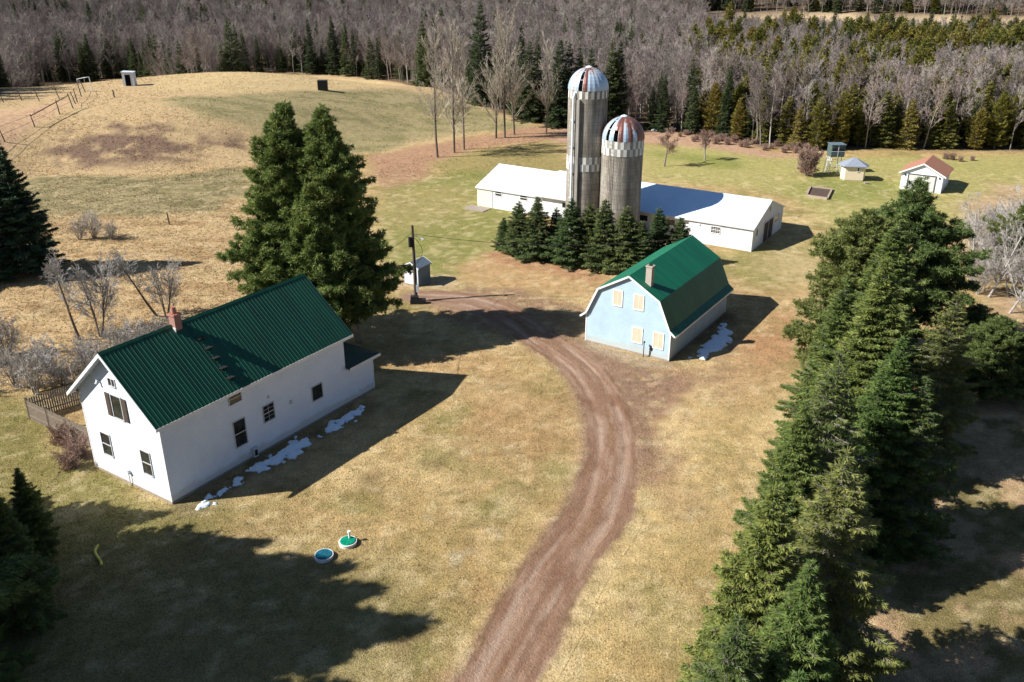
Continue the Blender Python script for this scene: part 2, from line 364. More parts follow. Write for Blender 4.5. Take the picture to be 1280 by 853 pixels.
def conifer(seed, h, r, dens=1., l=.26, w=.10, kind='spruce', z0=.06, leaders=((0, 0, 1.),), step=.30, nb=6, power=.85, gap=0., dead=0):
    g = np.random.default_rng(seed); P = []; D = []; Lh = []; Wd = []; Nn = []; T = []
    bp = []; bq = []; br0 = []; br1 = []
    for (ox, oy, hs) in leaders:
        hh = h*hs; z = hh*z0*(1+g.random())
        lobes = g.random(12)
        while z < hh*.985:
            t = z/hh
            if kind == 'wide': R_ = r*min(1, 1.12*(1-t)**.62)*(.88+.12*math.sin(t*13+lobes[1]*6))*(1 if t > .07 else .8)
            elif kind == 'cedar': R_ = r*(math.sin(math.pi*min(1, .12+.88*t)**.8)*.75+.25*(1-t))
            elif kind == 'pine': R_ = r*min(1., ((1-t)*1.9)**.8)*(.80+.2*math.sin(t*9+lobes[0]*6))*(1. if t > .22 else .75+t)
            else: R_ = r*(1-t)**power*(1 if t > .12 else .7+t*2.5)
            n = max(3, int(nb*(1 if t < .9 else .7)))
            a0 = g.random()*6.28
            for k in range(n):
                if g.random() < gap: continue
                az = a0+k*2*math.pi/n+g.normal()*.25
                lump = .78+.44*lobes[int((az % 6.283)/6.283*6+z*.7) % 12]
                L = max(.22, R_*lump*g.uniform(.72, 1.12))
                if kind in ('pine', 'wide'): rise = .15+.55*t+g.normal()*.1
                elif kind == 'cedar': rise = .9*t+.15
                else: rise = -.32+.75*t+g.normal()*.07
                hx, hy = math.cos(az), math.sin(az)
                bz = z+g.normal()*.08
                base = np.array([ox*(1-.55*t if len(leaders) > 1 else 1), oy*(1-.55*t if len(leaders) > 1 else 1), bz])
                dr = np.array([hx, hy, 0.]); lat_ = np.array([-hy, hx, 0.])
                sag = (.10 if kind == 'spruce' else -.10)*L
                def axis(tt): return base+dr*(L*tt)[:, None]+np.array([0, 0, 1.])*(rise*L*tt+sag*(tt*tt-tt)*2.2)[:, None]
                if kind in ('pine', 'wide'):
                    nt_ = max(4, int((4.0*L+1.2*L*L)*dens)); ct = g.uniform(.25, 1, nt_)**.7; cs = g.uniform(-1, 1, nt_)*(.18*L*(1.15-ct)+.22)
                    cc = axis(ct)+lat_*cs[:, None]+np.array([0, 0, 1.])*(g.normal(size=nt_)*.14+.06)[:, None]
                    m_ = 15; cen = np.repeat(cc, m_, 0); dd = g.normal(size=(nt_*m_, 3)); dd[:, 2] = dd[:, 2]*.8+.45; dd += dr*.6
                    dd = unit(dd); P.append(cen+dd*.05); D.append(dd); Lh.append(g.uniform(.7, 1.25, nt_*m_)*l); Wd.append(g.uniform(.7, 1.3, nt_*m_)*w)
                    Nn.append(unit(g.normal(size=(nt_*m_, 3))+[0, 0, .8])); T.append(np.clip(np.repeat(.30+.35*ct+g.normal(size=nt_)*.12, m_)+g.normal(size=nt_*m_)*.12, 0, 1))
                else:
                    wid = lambda tt: .42*L*(1.02-tt)*np.minimum(1, tt*3+.15)+.05
                    nt_ = max(8, int(dens*(26*L*L*.8+34*L))); tt = g.uniform(.10 if L > 1 else .0, 1, nt_)**.75
                    q = g.uniform(-1, 1, nt_); q = np.sign(q)*np.abs(q)**.8
                    p = axis(tt)+lat_*(q*wid(tt))[:, None]
                    p[:, 2] += -np.abs(q)*wid(tt)*.28+g.normal(size=nt_)*.035-.05*g.random(nt_)
                    d = dr*.75+lat_*(q*1.0)[:, None]+g.normal(size=(nt_, 3))*.28
                    d[:, 2] += rise*.6-.12 if kind == 'spruce' else .9
                    d = unit(d); P.append(p); D.append(d); Lh.append(g.uniform(.6, 1.3, nt_)*l); Wd.append(g.uniform(.6, 1.3, nt_)*w)
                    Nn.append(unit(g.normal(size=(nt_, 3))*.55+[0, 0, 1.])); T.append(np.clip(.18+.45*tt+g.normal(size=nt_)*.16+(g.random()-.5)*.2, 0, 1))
                if dead and L > .8:
                    nd_ = int(dead*L); td = g.uniform(.1, .9, nd_); pd_ = axis(td); sd_ = g.choice([-1., 1.], nd_); ld = g.uniform(.2, .55, nd_)*(1.1-td)*L*.6+.1
                    qd = pd_+dr*(ld*.6)[:, None]+lat_*(sd_*ld*.8)[:, None]+g.normal(size=(nd_, 3))*.05+np.array([0, 0, .04])
                    bp += list(pd_); bq += list(qd); br0 += [.012]*nd_; br1 += [.006]*nd_
                e = np.array([0, .5, 1.]); ax = axis(e*.97)
                bp += [ax[0], ax[1]]; bq += [ax[1], ax[2]]; rr = .012+.012*L; br0 += [rr, rr*.6]; br1 += [rr*.6, .006]
            z += step*(1.25 if kind == 'pine' else 1)*g.uniform(.7, 1.3)*(1-.35*t)
        nt_ = int(30*dens)                        # leader shoot
        p = np.array([ox*(.45 if len(leaders) > 1 else 1), oy*(.45 if len(leaders) > 1 else 1), hh])+np.stack([g.normal(size=nt_)*.05, g.normal(size=nt_)*.05, -g.random(nt_)*.8], 1)
        d = unit(g.normal(size=(nt_, 3))*.5+[0, 0, 1.1]); P.append(p); D.append(d); Lh.append(np.full(nt_, l*.9)); Wd.append(np.full(nt_, w*.8)); Nn.append(unit(g.normal(size=(nt_, 3)))); T.append(np.full(nt_, .6))
    V, F = sprays(np.concatenate(P), np.concatenate(D), np.concatenate(Lh), np.concatenate(Wd), np.concatenate(Nn))
    tr = MB()
    for (ox, oy, hs) in leaders:
        k_ = .45 if len(leaders) > 1 else 1
        zs = [-.4, .0, h*hs*.3, h*hs*.65, h*hs*.99]; r0 = .012*h+.05
        tr.tube([(ox*(1-(1-k_)*max(z, 0)/(h*hs)), oy*(1-(1-k_)*max(z, 0)/(h*hs)), z) for z in zs], [r0*1.35, r0, r0*.75, r0*.4, .015], 9)
    bv, bf = tubes(bp, bq, br0, br1, 3)
    n0 = len(tr.v); tv = np.array(tr.v)
    return (V, F, np.concatenate(T)), (np.concatenate([tv, bv]), tr.f, bf+n0)
def trunk_mesh(name, tm, mat_):
    V, f1, f2 = tm; me = bpy.data.meshes.new(name)
    me.from_pydata(V.tolist(), [], list(f1)+[tuple(q) for q in f2.tolist()]); me.materials.append(mat_); me.update(); return me
def make_conifer(seed, mat_, bark_, **kw):
    (V, F, T), tm = conifer(seed, **kw)
    return trunk_mesh('trunk', tm, bark_), mesh_np('crown', V, F, mat_, fattr=T)

def bare(seed, h, trunk_r, spread=.35, levels=4, up=.5, twig=.02, kids=(9, 6, 5, 4), start=.28, wob=.10, multi=1, lean=0., lens=.42):
    g = np.random.default_rng(seed); A = [[], [], [], []]; B = [[], [], [], []]
    def limb(p, d, L, r, lev):
        nseg = 6 if lev == 0 else (4 if lev == 1 else (3 if lev < levels-1 else 2))
        pts = [p]; dd = d.copy()
        for i in range(nseg):
            dd = unit(dd+g.normal(size=3)*wob*(1 if lev else .35)+np.array([0, 0, up*.16*(lev > 0)])); pts.append(pts[-1]+dd*L/nseg)
        rs = [r*(1-.82*(i/nseg)) if lev else r*(1-.85*(i/nseg)**1.1) for i in range(nseg+1)]
        tgt = A if lev < 1 else B
        for i in range(nseg):
            tgt[0].append(pts[i]); tgt[1].append(pts[i+1]); tgt[2].append(max(rs[i], twig*.55)); tgt[3].append(max(rs[i+1], twig*.4))
        if lev >= levels: return
        n = kids[min(lev, len(kids)-1)]; n = max(2, int(n*g.uniform(.75, 1.3)))
        for k in range(n):
            t = g.uniform(start if lev == 0 else .15, 1.0)
            j = min(nseg-1, int(t*nseg)); q = pts[j]+(pts[j+1]-pts[j])*(t*nseg-j)
            ax = unit(pts[j+1]-pts[j]); s = g.normal(size=3); s = unit(s-ax*(s@ax))
            sp_ = spread*g.uniform(.7, 1.3)*(1.25-.5*t if lev == 0 else 1)
            nd_ = unit(ax*math.cos(sp_*1.6)+s*math.sin(sp_*1.6))
            Lk = L*lens*g.uniform(.6, 1.15)*(1.2-.75*t if lev == 0 else 1-.35*t)
            limb(q, nd_, Lk, max(rs[j]*.5*(1 if lev else .75), twig*.8), lev+1)
    for m_ in range(multi):
        a = g.random()*6.28; o = .12*trunk_r/.1*(multi > 1)
        d = unit(np.array([math.cos(a)*(.30*(multi > 1)+lean), math.sin(a)*(.30*(multi > 1)), 1.]))
        limb(np.array([math.cos(a)*o, math.sin(a)*o, -.3]), d, h*(g.uniform(.75, 1) if multi > 1 else 1), trunk_r, 0)
    return A, B
def make_bare(seed, mat_t, mat_c, **kw):
    A, B = bare(seed, **kw)
    V, F = tubes(*A, n=7); t = mesh_np('trunk', V, F, mat_t, smooth=True)
    V, F = tubes(*B, n=3); c = mesh_np('crown', V, F, mat_c)
    return t, c
def plant(name, pair, loc, rz, s, label, cat='tree', group=None, sz=None, tilt=(0, 0)):
    e = empty(name, loc, rz, label, cat, group); e.scale = (s, s, sz or s); e.rotation_euler = (tilt[0], tilt[1], rz)
    link('trunk', pair[0], e); link('crown', pair[1], e); return e

# ------------------------------------------------------------------ ground sheet with its colour zones
def axis_(lo, hi, fine, n0, n1, ext):
    mid = np.arange(lo, hi+fine/2, fine)
    a = lo-np.cumsum(fine*1.12**np.arange(1, n0)); b = hi+np.cumsum(fine*1.10**np.arange(1, n1))
    a = a[a > -ext]; b = b[b < ext]
    return np.concatenate([[-ext], a[::-1], mid, b, [ext]])
gx = axis_(-72, 72, .36, 90, 90, 1600)
gy1 = np.concatenate([np.arange(18, 95, .34), np.arange(95, 135, .5)]); gy2 = np.arange(135, 235, .9)
gy = np.concatenate([[-400, -150, -60, -20, 0, 8, 13], gy1, gy2, 235+np.cumsum(1.0*1.10**np.arange(0, 48)), [1600]])
gy = np.unique(gy)
X, Y = np.meshgrid(gx, gy); Z = height(X.ravel(), Y.ravel())
xs = X.ravel(); ys = Y.ravel()
wx = xs+3.0*(fbm(xs, ys, 6, 31)-.5)+1.2*(fbm(xs, ys, 1.6, 33)-.5); wy = ys+3.0*(fbm(xs, ys, 6, 41)-.5)+1.2*(fbm(xs, ys, 1.6, 43)-.5)
r_ = np.hypot(xs, ys)
n_big = fbm(xs, ys, 16, 1); n_mid = fbm(xs, ys, 4.5, 2); n_sm = fbm(xs, ys, 1.4, 3)
col = np.tile(np.array([.435, .31, .15]), (len(xs), 1))
def blend(c, w): 
    global col
    w = np.clip(w, 0, 1)[:, None]; col = col*(1-w)+np.asarray(c)*w
def zone(pts, c, soft=1.5, warp=1., amt=1., mod=None):
    poly = [at(*q)[:2] for q in pts]
    px = xs+(wx-xs)*warp; py = ys+(wy-ys)*warp
    w = ss(-soft, soft, seg_sd(px, py, poly))*amt
    if mod is not None: w = w*mod
    blend(c, w); return w
# dry lawn mottling: greener and browner patches
blend((.34, .25, .10), ss(.50, .68, n_big)*.5); blend((.20, .19, .06), ss(.54, .70, n_mid)*.55); blend((.22, .165, .07), ss(.52, .66, n_sm)*.45)
blend((.56, .42, .22), ss(.48, .68, fbm(xs, ys, 3.4, 77))*.75); blend((.34, .20, .10), ss(.55, .75, fbm(xs, ys, 8, 55))*.5)
# tan meadow left and its parts
zone([(-300, 300), (-60, 250), (60, 262), (300, 240), (310, 300), (300, 330), (430, 400), (380, 460), (100, 470), (0, 500), (-300, 640)], (.47, .335, .185), 2)
zone([(-300, 300), (-60, 250), (60, 262), (300, 240), (310, 300), (300, 330), (350, 400), (100, 470), (0, 500), (-300, 640)], (.36, .24, .125), 2, mod=ss(.45, .62, fbm(xs*1.0, ys*3, 5, 91)))
zone([(-60, 232), (50, 216), (200, 222), (310, 206), (320, 240), (250, 268), (60, 270), (-60, 262)], (.30, .245, .135), 3, 1.8)
zone([(-60, 232), (50, 216), (200, 222), (310, 206), (320, 240), (250, 268), (60, 270), (-60, 262)], (.19, .165, .08), 3, 1.5, .8, mod=ss(.45, .62, fbm(xs, ys*2.5, 4, 92)))
# the hill
zone([(-300, 330), (-60, 250), (50, 219), (200, 219), (310, 208), (480, 190), (640, 160), (700, 150), (600, 95), (430, 85), (250, 80), (0, 110), (-300, 160)], (.47, .34, .19), 1.5, .5)
zone([(-20, 200), (60, 145), (110, 122), (0, 140), (-200, 200)], (.50, .33, .21), 2)
zone([(30, 190), (70, 165), (150, 148), (220, 160), (300, 172), (330, 190), (250, 200), (120, 206), (60, 205)], (.19, .125, .09), 2.5, 1.8, mod=ss(.38, .58, fbm(xs, ys*1.6, 4.5, 19)))
zone([(190, 126), (300, 119), (420, 113), (500, 112), (600, 130), (660, 160), (560, 168), (470, 190), (400, 190), (330, 168), (250, 146)], (.32, .265, .14), 3, 1.4)
zone([(190, 126), (300, 119), (420, 113), (500, 112), (600, 130), (660, 160), (560, 168), (470, 190), (400, 190), (330, 168), (250, 146)], (.21, .19, .09), 3, 1.4, .8, mod=ss(.46, .64, fbm(xs, ys*1.8, 5, 93)))
zone([(200, 98), (330, 88), (480, 102), (500, 110), (420, 113), (300, 118), (190, 112)], (.52, .39, .21), 1.5, .6)
# brushy strip between hill and lawn, ground under the tall trees
zone([(460, 196), (540, 180), (620, 168), (700, 150), (720, 175), (660, 178), (600, 186), (540, 205), (520, 232), (478, 238)], (.37, .225, .14), 1.5)
zone([(700, 150), (620, 135), (700, 160), (780, 160), (900, 168), (960, 190), (1010, 192), (1010, 200), (940, 196), (860, 182), (760, 178), (690, 180)], (.42, .27, .18), 1.5)
zone([(540, 205), (600, 187), (700, 180), (720, 215), (560, 225)], (.30, .24, .10), 2)
# greener lawns
zone([(480, 238), (560, 215), (620, 215), (660, 250), (640, 300), (600, 330), (560, 350), (500, 350), (470, 300)], (.21, .215, .065), 2.5, 1.5, .9)
zone([(480, 240), (560, 232), (600, 250), (560, 275), (500, 285), (470, 270)], (.34, .27, .12), 3, 1.5, .6)
zone([(800, 182), (880, 184), (960, 198), (1300, 194), (1600, 200), (1600, 300), (1280, 300), (1200, 280), (1050, 290), (980, 240), (900, 232), (800, 225)], (.35, .315, .12), 2.5, 1, .95)
zone([(820, 190), (900, 195), (1000, 220), (1100, 215), (1280, 200), (1280, 215), (1100, 250), (1000, 255), (900, 225)], (.22, .235, .065), 3, 2, .85, mod=ss(.42, .6, n_big))
zone([(900, 300), (1000, 300), (1030, 330), (960, 370), (915, 350)], (.245, .225, .08), 2.5, 1.5, .8)
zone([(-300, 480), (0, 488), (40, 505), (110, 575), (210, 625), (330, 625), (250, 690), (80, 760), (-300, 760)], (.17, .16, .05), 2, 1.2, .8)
zone([(-200, 700), (250, 660), (480, 690), (560, 780), (500, 900), (-200, 900)], (.20, .175, .075), 3, 1.5, .7)  # darker tone painted over the outline of the left trees' shadow
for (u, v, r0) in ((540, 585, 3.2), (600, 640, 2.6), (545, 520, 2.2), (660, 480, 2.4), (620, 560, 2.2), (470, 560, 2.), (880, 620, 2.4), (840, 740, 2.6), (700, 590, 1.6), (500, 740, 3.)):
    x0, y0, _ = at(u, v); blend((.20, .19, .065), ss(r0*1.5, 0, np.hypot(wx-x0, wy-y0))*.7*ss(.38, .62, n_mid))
for pts in ([(240, 632), (320, 585), (400, 540), (460, 508)], [(842, 452), (908, 396)]):
    pl = [at(*p)[:2]+(1.,) for p in pts]; d_, _, _ = polydist(xs, ys, pl); blend((.17, .13, .075), np.exp(-(d_/1.3)**2)*.75)
# bare and orange soil
zone([(560, 335), (630, 318), (700, 330), (780, 345), (740, 372), (640, 362), (580, 352)], (.45, .29, .15), 1.5, 1.2, .85)
zone([(600, 318), (640, 316), (700, 332), (760, 346), (740, 356), (680, 340), (620, 330)], (.36, .19, .11), 1, 1, .8)
zone([(470, 445), (560, 440), (640, 445), (620, 470), (560, 462), (480, 458)], (.44, .28, .14), 1.5, 1.2, .8)
zone([(730, 470), (840, 462), (930, 430), (1000, 380), (1040, 340), (1060, 360), (1020, 420), (960, 480), (900, 520), (820, 600), (790, 620), (780, 520)], (.42, .27, .145), 2, 1.4, .8)
zone([(930, 430), (985, 392), (1010, 405), (960, 460), (900, 480)], (.37, .20, .105), 2, 1.4, .7)
zone([(960, 300), (1030, 330), (1010, 360), (960, 345)], (.47, .36, .20), 2, 1.5, .6)
zone([(860, 430), (940, 445), (920, 500), (880, 620), (820, 760), (760, 853), (700, 853), (760, 700), (810, 590)], (.54, .405, .20), 2, 1.2, .6)
# ground right of the conifer row: pinkish dead grass and litter
zone([(1230, 330), (1230, 440), (1160, 470), (1120, 600), (1040, 760), (1000, 900), (2200, 1400), (2400, 500), (1500, 260), (1300, 250)], (.40, .275, .165), 2, 1.2)
zone([(1230, 330), (1230, 440), (1160, 470), (1120, 600), (1040, 760), (1000, 900), (2200, 1400), (2400, 500), (1500, 260), (1300, 250)], (.17, .14, .06), 2, mod=ss(.50, .62, fbm(xs, ys, 3.5, 15)))
zone([(1200, 260), (1240, 230), (1400, 240), (1400, 330), (1230, 330)], (.42, .30, .18), 2, 1.2)
for (u, v, r0) in ((612, 668, .8), (577, 699, .9), (640, 560, .5), (560, 735, .6), (1010, 470, .8), (700, 760, .5)):
    x0, y0, _ = at(u, v); blend((.66, .60, .48), ss(r0*1.6, r0*.2, np.hypot(xs-x0, ys-y0))*ss(.50, .66, fbm(xs, ys, .6, 66, 2))*.35)
for (u, v, r0) in ((468, 600, 1.4), (540, 580, 1.0), (690, 530, .9), (620, 480, 1.2), (560, 650, 1.1), (660, 620, 1.), (860, 640, 1.3), (520, 800, 1.2), (800, 760, 1.2)):
    x0, y0, _ = at(u, v); blend((.24, .165, .09), ss(r0*1.5, r0*.2, np.hypot(xs-x0, ys-y0))*.65*ss(.35, .6, n_sm))
# forest floor
bnd_px = [(-500, 250), (-300, 190), (-120, 140), (0, 118), (60, 106), (115, 103), (160, 98), (250, 92), (330, 90), (430, 95), (500, 104), (560, 118), (620, 140), (700, 161), (790, 165), (850, 166), (900, 174), (950, 184), (1010, 189), (1280, 190), (1400, 192), (1700, 200)]
bnd = [at(*q)[:2] for q in bnd_px]
b_phi = np.array([math.atan2(x, y) for x, y in bnd]); b_r = np.array([math.hypot(x, y) for x, y in bnd])
phi = np.arctan2(xs, ys); rb = np.interp(phi, b_phi, b_r)
front = ys > 20
blend((.15, .105, .07), ss(-1.5, 2.0, r_-rb+2*(n_mid-.5))*front)
far_field = ss(398, 402, r_)*(1-ss(424, 428, r_))*ss(.20, .22, phi)*front
blend((.50, .38, .24), far_field)
# the driveway: left and right edges traced, gravel with ruts
drv_c = [(590, 905, 54), (619, 853, 51), (660, 780, 50), (699, 709, 46), (746, 640, 43), (765, 575, 36), (761, 522, 33), (737, 474, 30), (708, 446, 30), (676, 424, 28), (645, 402, 28), (612, 385, 29), (570, 375, 28), (520, 371, 20)]
cen = []
for (u, v, w) in drv_c:
    a = at(u-w, v); b = at(u+w, v); cen.append(((a[0]+b[0])/2, (a[1]+b[1])/2, abs(b[0]-a[0])/2))
cen = [(cen[0][0]-6, cen[0][1]-9, cen[0][2])]+cen
dd, dw, ds = polydist(xs+.35*(wx-xs), ys+.35*(wy-ys), cen)
dw = dw*.95
q = dd/dw
w_drv = (1-ss(.80, 1.0, q))*.9
blend((.30, .20, .12), (1-ss(1.0, 1.5, q))*.8)
blend((.27, .18, .135), w_drv)
zone([(700, 450), (760, 450), (810, 470), (850, 478), (830, 520), (800, 560), (770, 520)], (.34, .225, .15), 1.8, 1.6, .8)
zone([(520, 372), (600, 358), (668, 362), (715, 378), (738, 400), (735, 430), (716, 470), (690, 462), (668, 440), (630, 420), (560, 398)], (.285, .18, .12), 1.2, 1.5, .85)
zone([(735, 452), (800, 458), (860, 470), (930, 440), (900, 480), (862, 515), (835, 560), (812, 610), (785, 640), (770, 520)], (.29, .18, .12), 2.2, 2.6, .95)
zone([(690, 432), (740, 440), (790, 462), (840, 478), (812, 530), (795, 590), (770, 560), (740, 480)], (.26, .165, .115), 1.6, 2., .9)
# faint wheel marks right of the drive, stone strip by the barn
for k, pts in enumerate([[(905, 470), (840, 560), (790, 660), (730, 780), (690, 860)], [(890, 465), (828, 545), (775, 650), (715, 770), (670, 860)]]):
    pl = [at(*p)[:2]+(1.,) for p in pts]; d_, _, _ = polydist(xs, ys, pl)
    blend((.60, .46, .25), np.exp(-(d_/.5)**2)*.75*ss(.25, .6, n_mid))
zone([(728, 426), (836, 455), (845, 462), (800, 462), (722, 438)], (.36, .28, .20), .5, .6, .8)
zone([(470, 345), (560, 345), (575, 352), (560, 362), (470, 362)], (.42, .31, .21), .8, .8, .7)
n_fi = fbm(xs, ys, .75, 62, 2)
blend((.25, .19, .085), ss(.56, .72, n_fi)*.35*(ys < 130)); blend((.62, .50, .30), ss(.58, .74, fbm(xs, ys, .8, 64, 2))*.35*(ys < 130))
col *= (1+.16*(n_sm-.5)+.12*(fbm(xs, ys, .9, 61, 2)-.5))[:, None]*1.0
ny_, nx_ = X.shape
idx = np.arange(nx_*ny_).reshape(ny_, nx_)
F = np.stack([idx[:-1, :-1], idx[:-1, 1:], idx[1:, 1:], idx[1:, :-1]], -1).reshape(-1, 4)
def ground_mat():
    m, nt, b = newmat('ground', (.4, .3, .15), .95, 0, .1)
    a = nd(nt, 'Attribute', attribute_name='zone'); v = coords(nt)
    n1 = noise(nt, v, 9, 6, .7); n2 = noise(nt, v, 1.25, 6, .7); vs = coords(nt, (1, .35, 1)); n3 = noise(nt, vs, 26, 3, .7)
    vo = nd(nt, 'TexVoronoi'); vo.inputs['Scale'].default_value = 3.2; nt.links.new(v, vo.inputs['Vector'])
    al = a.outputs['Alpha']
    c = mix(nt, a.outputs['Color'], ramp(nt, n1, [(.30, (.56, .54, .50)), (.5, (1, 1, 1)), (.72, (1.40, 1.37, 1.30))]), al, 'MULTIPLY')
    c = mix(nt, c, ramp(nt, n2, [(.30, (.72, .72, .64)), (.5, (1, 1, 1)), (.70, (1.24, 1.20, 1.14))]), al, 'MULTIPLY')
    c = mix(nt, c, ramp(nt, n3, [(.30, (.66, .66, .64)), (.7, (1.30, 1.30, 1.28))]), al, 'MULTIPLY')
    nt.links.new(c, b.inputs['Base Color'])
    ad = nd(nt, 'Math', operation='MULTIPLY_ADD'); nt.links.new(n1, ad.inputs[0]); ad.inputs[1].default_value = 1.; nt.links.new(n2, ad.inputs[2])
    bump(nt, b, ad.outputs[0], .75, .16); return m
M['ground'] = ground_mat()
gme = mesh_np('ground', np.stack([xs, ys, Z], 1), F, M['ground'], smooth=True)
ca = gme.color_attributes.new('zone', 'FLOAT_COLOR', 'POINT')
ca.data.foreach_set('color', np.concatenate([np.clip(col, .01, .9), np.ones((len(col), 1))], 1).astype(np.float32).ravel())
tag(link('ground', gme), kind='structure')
ZOFF = lambda x, y: hz(x, y)

def tufts(n, x0, x1, y0, y1, hgt, wid, seed, keep=None):
    g = np.random.default_rng(seed); x = g.uniform(x0, x1, n); y = y0+(y1-y0)*g.random(n)**1.2
    k_ = np.ones(n, bool) if keep is None else keep(x, y)
    x, y = x[k_], y[k_]; n = len(x); ix = np.clip(np.searchsorted(gx, x), 1, len(gx)-1); iy = np.clip(np.searchsorted(gy, y), 1, len(gy)-1)
    cc = col[(iy*len(gx)+ix)]*np.where(g.random(n) < .25, g.uniform(.35, .7, n), g.uniform(.8, 1.6, n))[:, None]; z = height(x, y)
    m = 4; P = np.repeat(np.stack([x, y, z-.01], 1), m, 0)+g.normal(size=(n*m, 3))*[.06, .06, 0]; d = unit(g.normal(size=(n*m, 3))*[.8, .8, .3]+[.15, 0, .75])
    V, F = sprays(P, d, g.uniform(.5, 1.3, n*m)*hgt, g.uniform(.6, 1.4, n*m)*wid, unit(g.normal(size=(n*m, 3))))
    return V, F, np.repeat(cc, m*3, 0)
def clear(x, y):
    xh, yh = w2loc(x, y); xb = (x-12.593)*math.cos(YAW)+(y-64.116)*math.sin(YAW); yb = -(x-12.593)*math.sin(YAW)+(y-64.116)*math.cos(YAW)
    d_, w_, _ = polydist(x, y, cen)
    return ~((xh > -7.7) & (xh < .1) & (yh > -.1) & (yh < 18.2)) & ~((xb > -7.8) & (xb < .1) & (yb > -.1) & (yb < 12.8)) & (d_ > w_*.9)
YAW = -.577
HX, HY = -20.2, 44.07
def w2loc(X_, Y_): dx, dy = X_-HX, Y_-HY; return dx*math.cos(YAW)+dy*math.sin(YAW), -dx*math.sin(YAW)+dy*math.cos(YAW)
parts_ = [tufts(150000, -38, 40, 24, 78, .09, .03, 1, clear), tufts(60000, -75, -15, 60, 150, .17, .05, 2, lambda x, y: clear(x, y) & (x < -22+(y-75)*-.2) & ((y < 115) | (fbm(x, y, 5, 3) > .5))),
          tufts(30000, -30, 70, 70, 150, .08, .04, 3, clear), tufts(16000, -90, 5, 128, 200, .18, .07, 4, lambda x, y: fbm(x, y, 6, 19) > .42)]
V = np.concatenate([p[0] for p in parts_]); off = np.cumsum([0]+[len(p[0]) for p in parts_[:-1]]); F_ = np.concatenate([p[1]+o for p, o in zip(parts_, off)]); cc = np.concatenate([p[2] for p in parts_])
mt_, nt_g, b_g = newmat('grass_blades', (.4, .3, .15), .9, 0, .1); at__ = nd(nt_g, 'Attribute', attribute_name='zone'); nt_g.links.new(at__.outputs['Color'], b_g.inputs['Base Color'])
me = mesh_np('dry_grass', V, F_, mt_); ca = me.color_attributes.new('zone', 'FLOAT_COLOR', 'POINT'); ca.data.foreach_set('color', np.concatenate([np.clip(cc, .01, .8), np.ones((len(cc), 1))], 1).astype(np.float32).ravel())
tag(link('dry_grass', me), 'dry straw coloured grass tufts over lawn and meadow', 'grass', kind='stuff')

# the drive itself: a strip along the traced centre line, coloured along and across its length
def catmull(P, n):
    P = [P[0]]+list(P)+[P[-1]]; out = []
    for i in range(1, len(P)-2):
        p0, p1, p2, p3 = (np.array(P[i+k]) for k in (-1, 0, 1, 2))
        for t in np.arange(0, 1, 1/n): out.append(.5*((2*p1)+(-p0+p2)*t+(2*p0-5*p1+4*p2-p3)*t*t+(-p0+3*p1-3*p2+p3)*t**3))
    out.append(np.array(P[-2])); return np.array(out)
cl = catmull([np.array(c_) for c_ in cen], 40); sl_ = np.concatenate([[0], np.cumsum(np.hypot(*np.diff(cl[:, :2], axis=0).T))])
ns_ = int(sl_[-1]/.16); st_ = np.linspace(0, sl_[-1], ns_); cx2, cy2, cw2 = (np.interp(st_, sl_, cl[:, k]) for k in range(3))
k9 = np.ones(25)/25; cw2 = np.convolve(np.pad(cw2, 12, 'edge'), k9, 'valid'); tx, ty = np.gradient(cx2), np.gradient(cy2)
tx = np.convolve(np.pad(tx, 12, 'edge'), k9, 'valid'); ty = np.convolve(np.pad(ty, 12, 'edge'), k9, 'valid'); tl = np.hypot(tx, ty); tx, ty = tx/tl, ty/tl
nq = 73; qv = np.linspace(-1.45, 1.45, nq); S_, Q_ = np.meshgrid(st_, qv, indexing='ij'); WD_ = (cw2*.95)[:, None]
DX = cx2[:, None]+ty[:, None]*Q_*WD_; DY = cy2[:, None]-tx[:, None]*Q_*WD_
lat_m = (Q_*WD_).ravel(); sv = S_.ravel(); qn = Q_.ravel()+.42*(fbm(sv, lat_m, 2.6, 301)-.5)+.34*(fbm(sv, lat_m, .5, 302)-.5)
ix_ = np.clip(np.searchsorted(gx, DX.ravel()), 1, len(gx)-1); iy_ = np.clip(np.searchsorted(gy, DY.ravel()), 1, len(gy)-1)
fx_ = np.clip((DX.ravel()-gx[ix_-1])/(gx[ix_]-gx[ix_-1]), 0, 1)[:, None]; fy_ = np.clip((DY.ravel()-gy[iy_-1])/(gy[iy_]-gy[iy_-1]), 0, 1)[:, None]
G_ = col.reshape(len(gy), len(gx), 3)
gc = (G_[iy_-1, ix_-1]*(1-fx_)+G_[iy_-1, ix_]*fx_)*(1-fy_)+(G_[iy_, ix_-1]*(1-fx_)+G_[iy_, ix_]*fx_)*fy_
ZG = Z.reshape(len(gy), len(gx)); zc = (ZG[iy_-1, ix_-1]*(1-fx_[:, 0])+ZG[iy_-1, ix_]*fx_[:, 0])*(1-fy_[:, 0])+(ZG[iy_, ix_-1]*(1-fx_[:, 0])+ZG[iy_, ix_]*fx_[:, 0])*fy_[:, 0]
w1 = (1-ss(.80, 1.10, np.abs(qn)))[:, None]*(1-ss(1.25, 1.42, np.abs(Q_.ravel())))[:, None]
streak = fbm(sv*.12, lat_m, .35, 303, 3); strk2 = fbm(sv*.3, lat_m, .9, 304, 3); blot = fbm(sv, lat_m, 2.5, 305, 3)
dc = np.tile(np.array([.245, .145, .095]), (len(sv), 1))
def bl(a_, c_, w_): w_ = np.clip(w_, 0, 1).reshape(-1, 1); return a_*(1-w_)+np.array(c_)*w_
dc = bl(dc, (.33, .22, .155), ss(.40, .66, streak)*.7); dc = bl(dc, (.20, .105, .065), ss(.50, .70, strk2)*.6)
wob_ = .22*(fbm(sv, sv*0, 9, 311, 2)-.5)
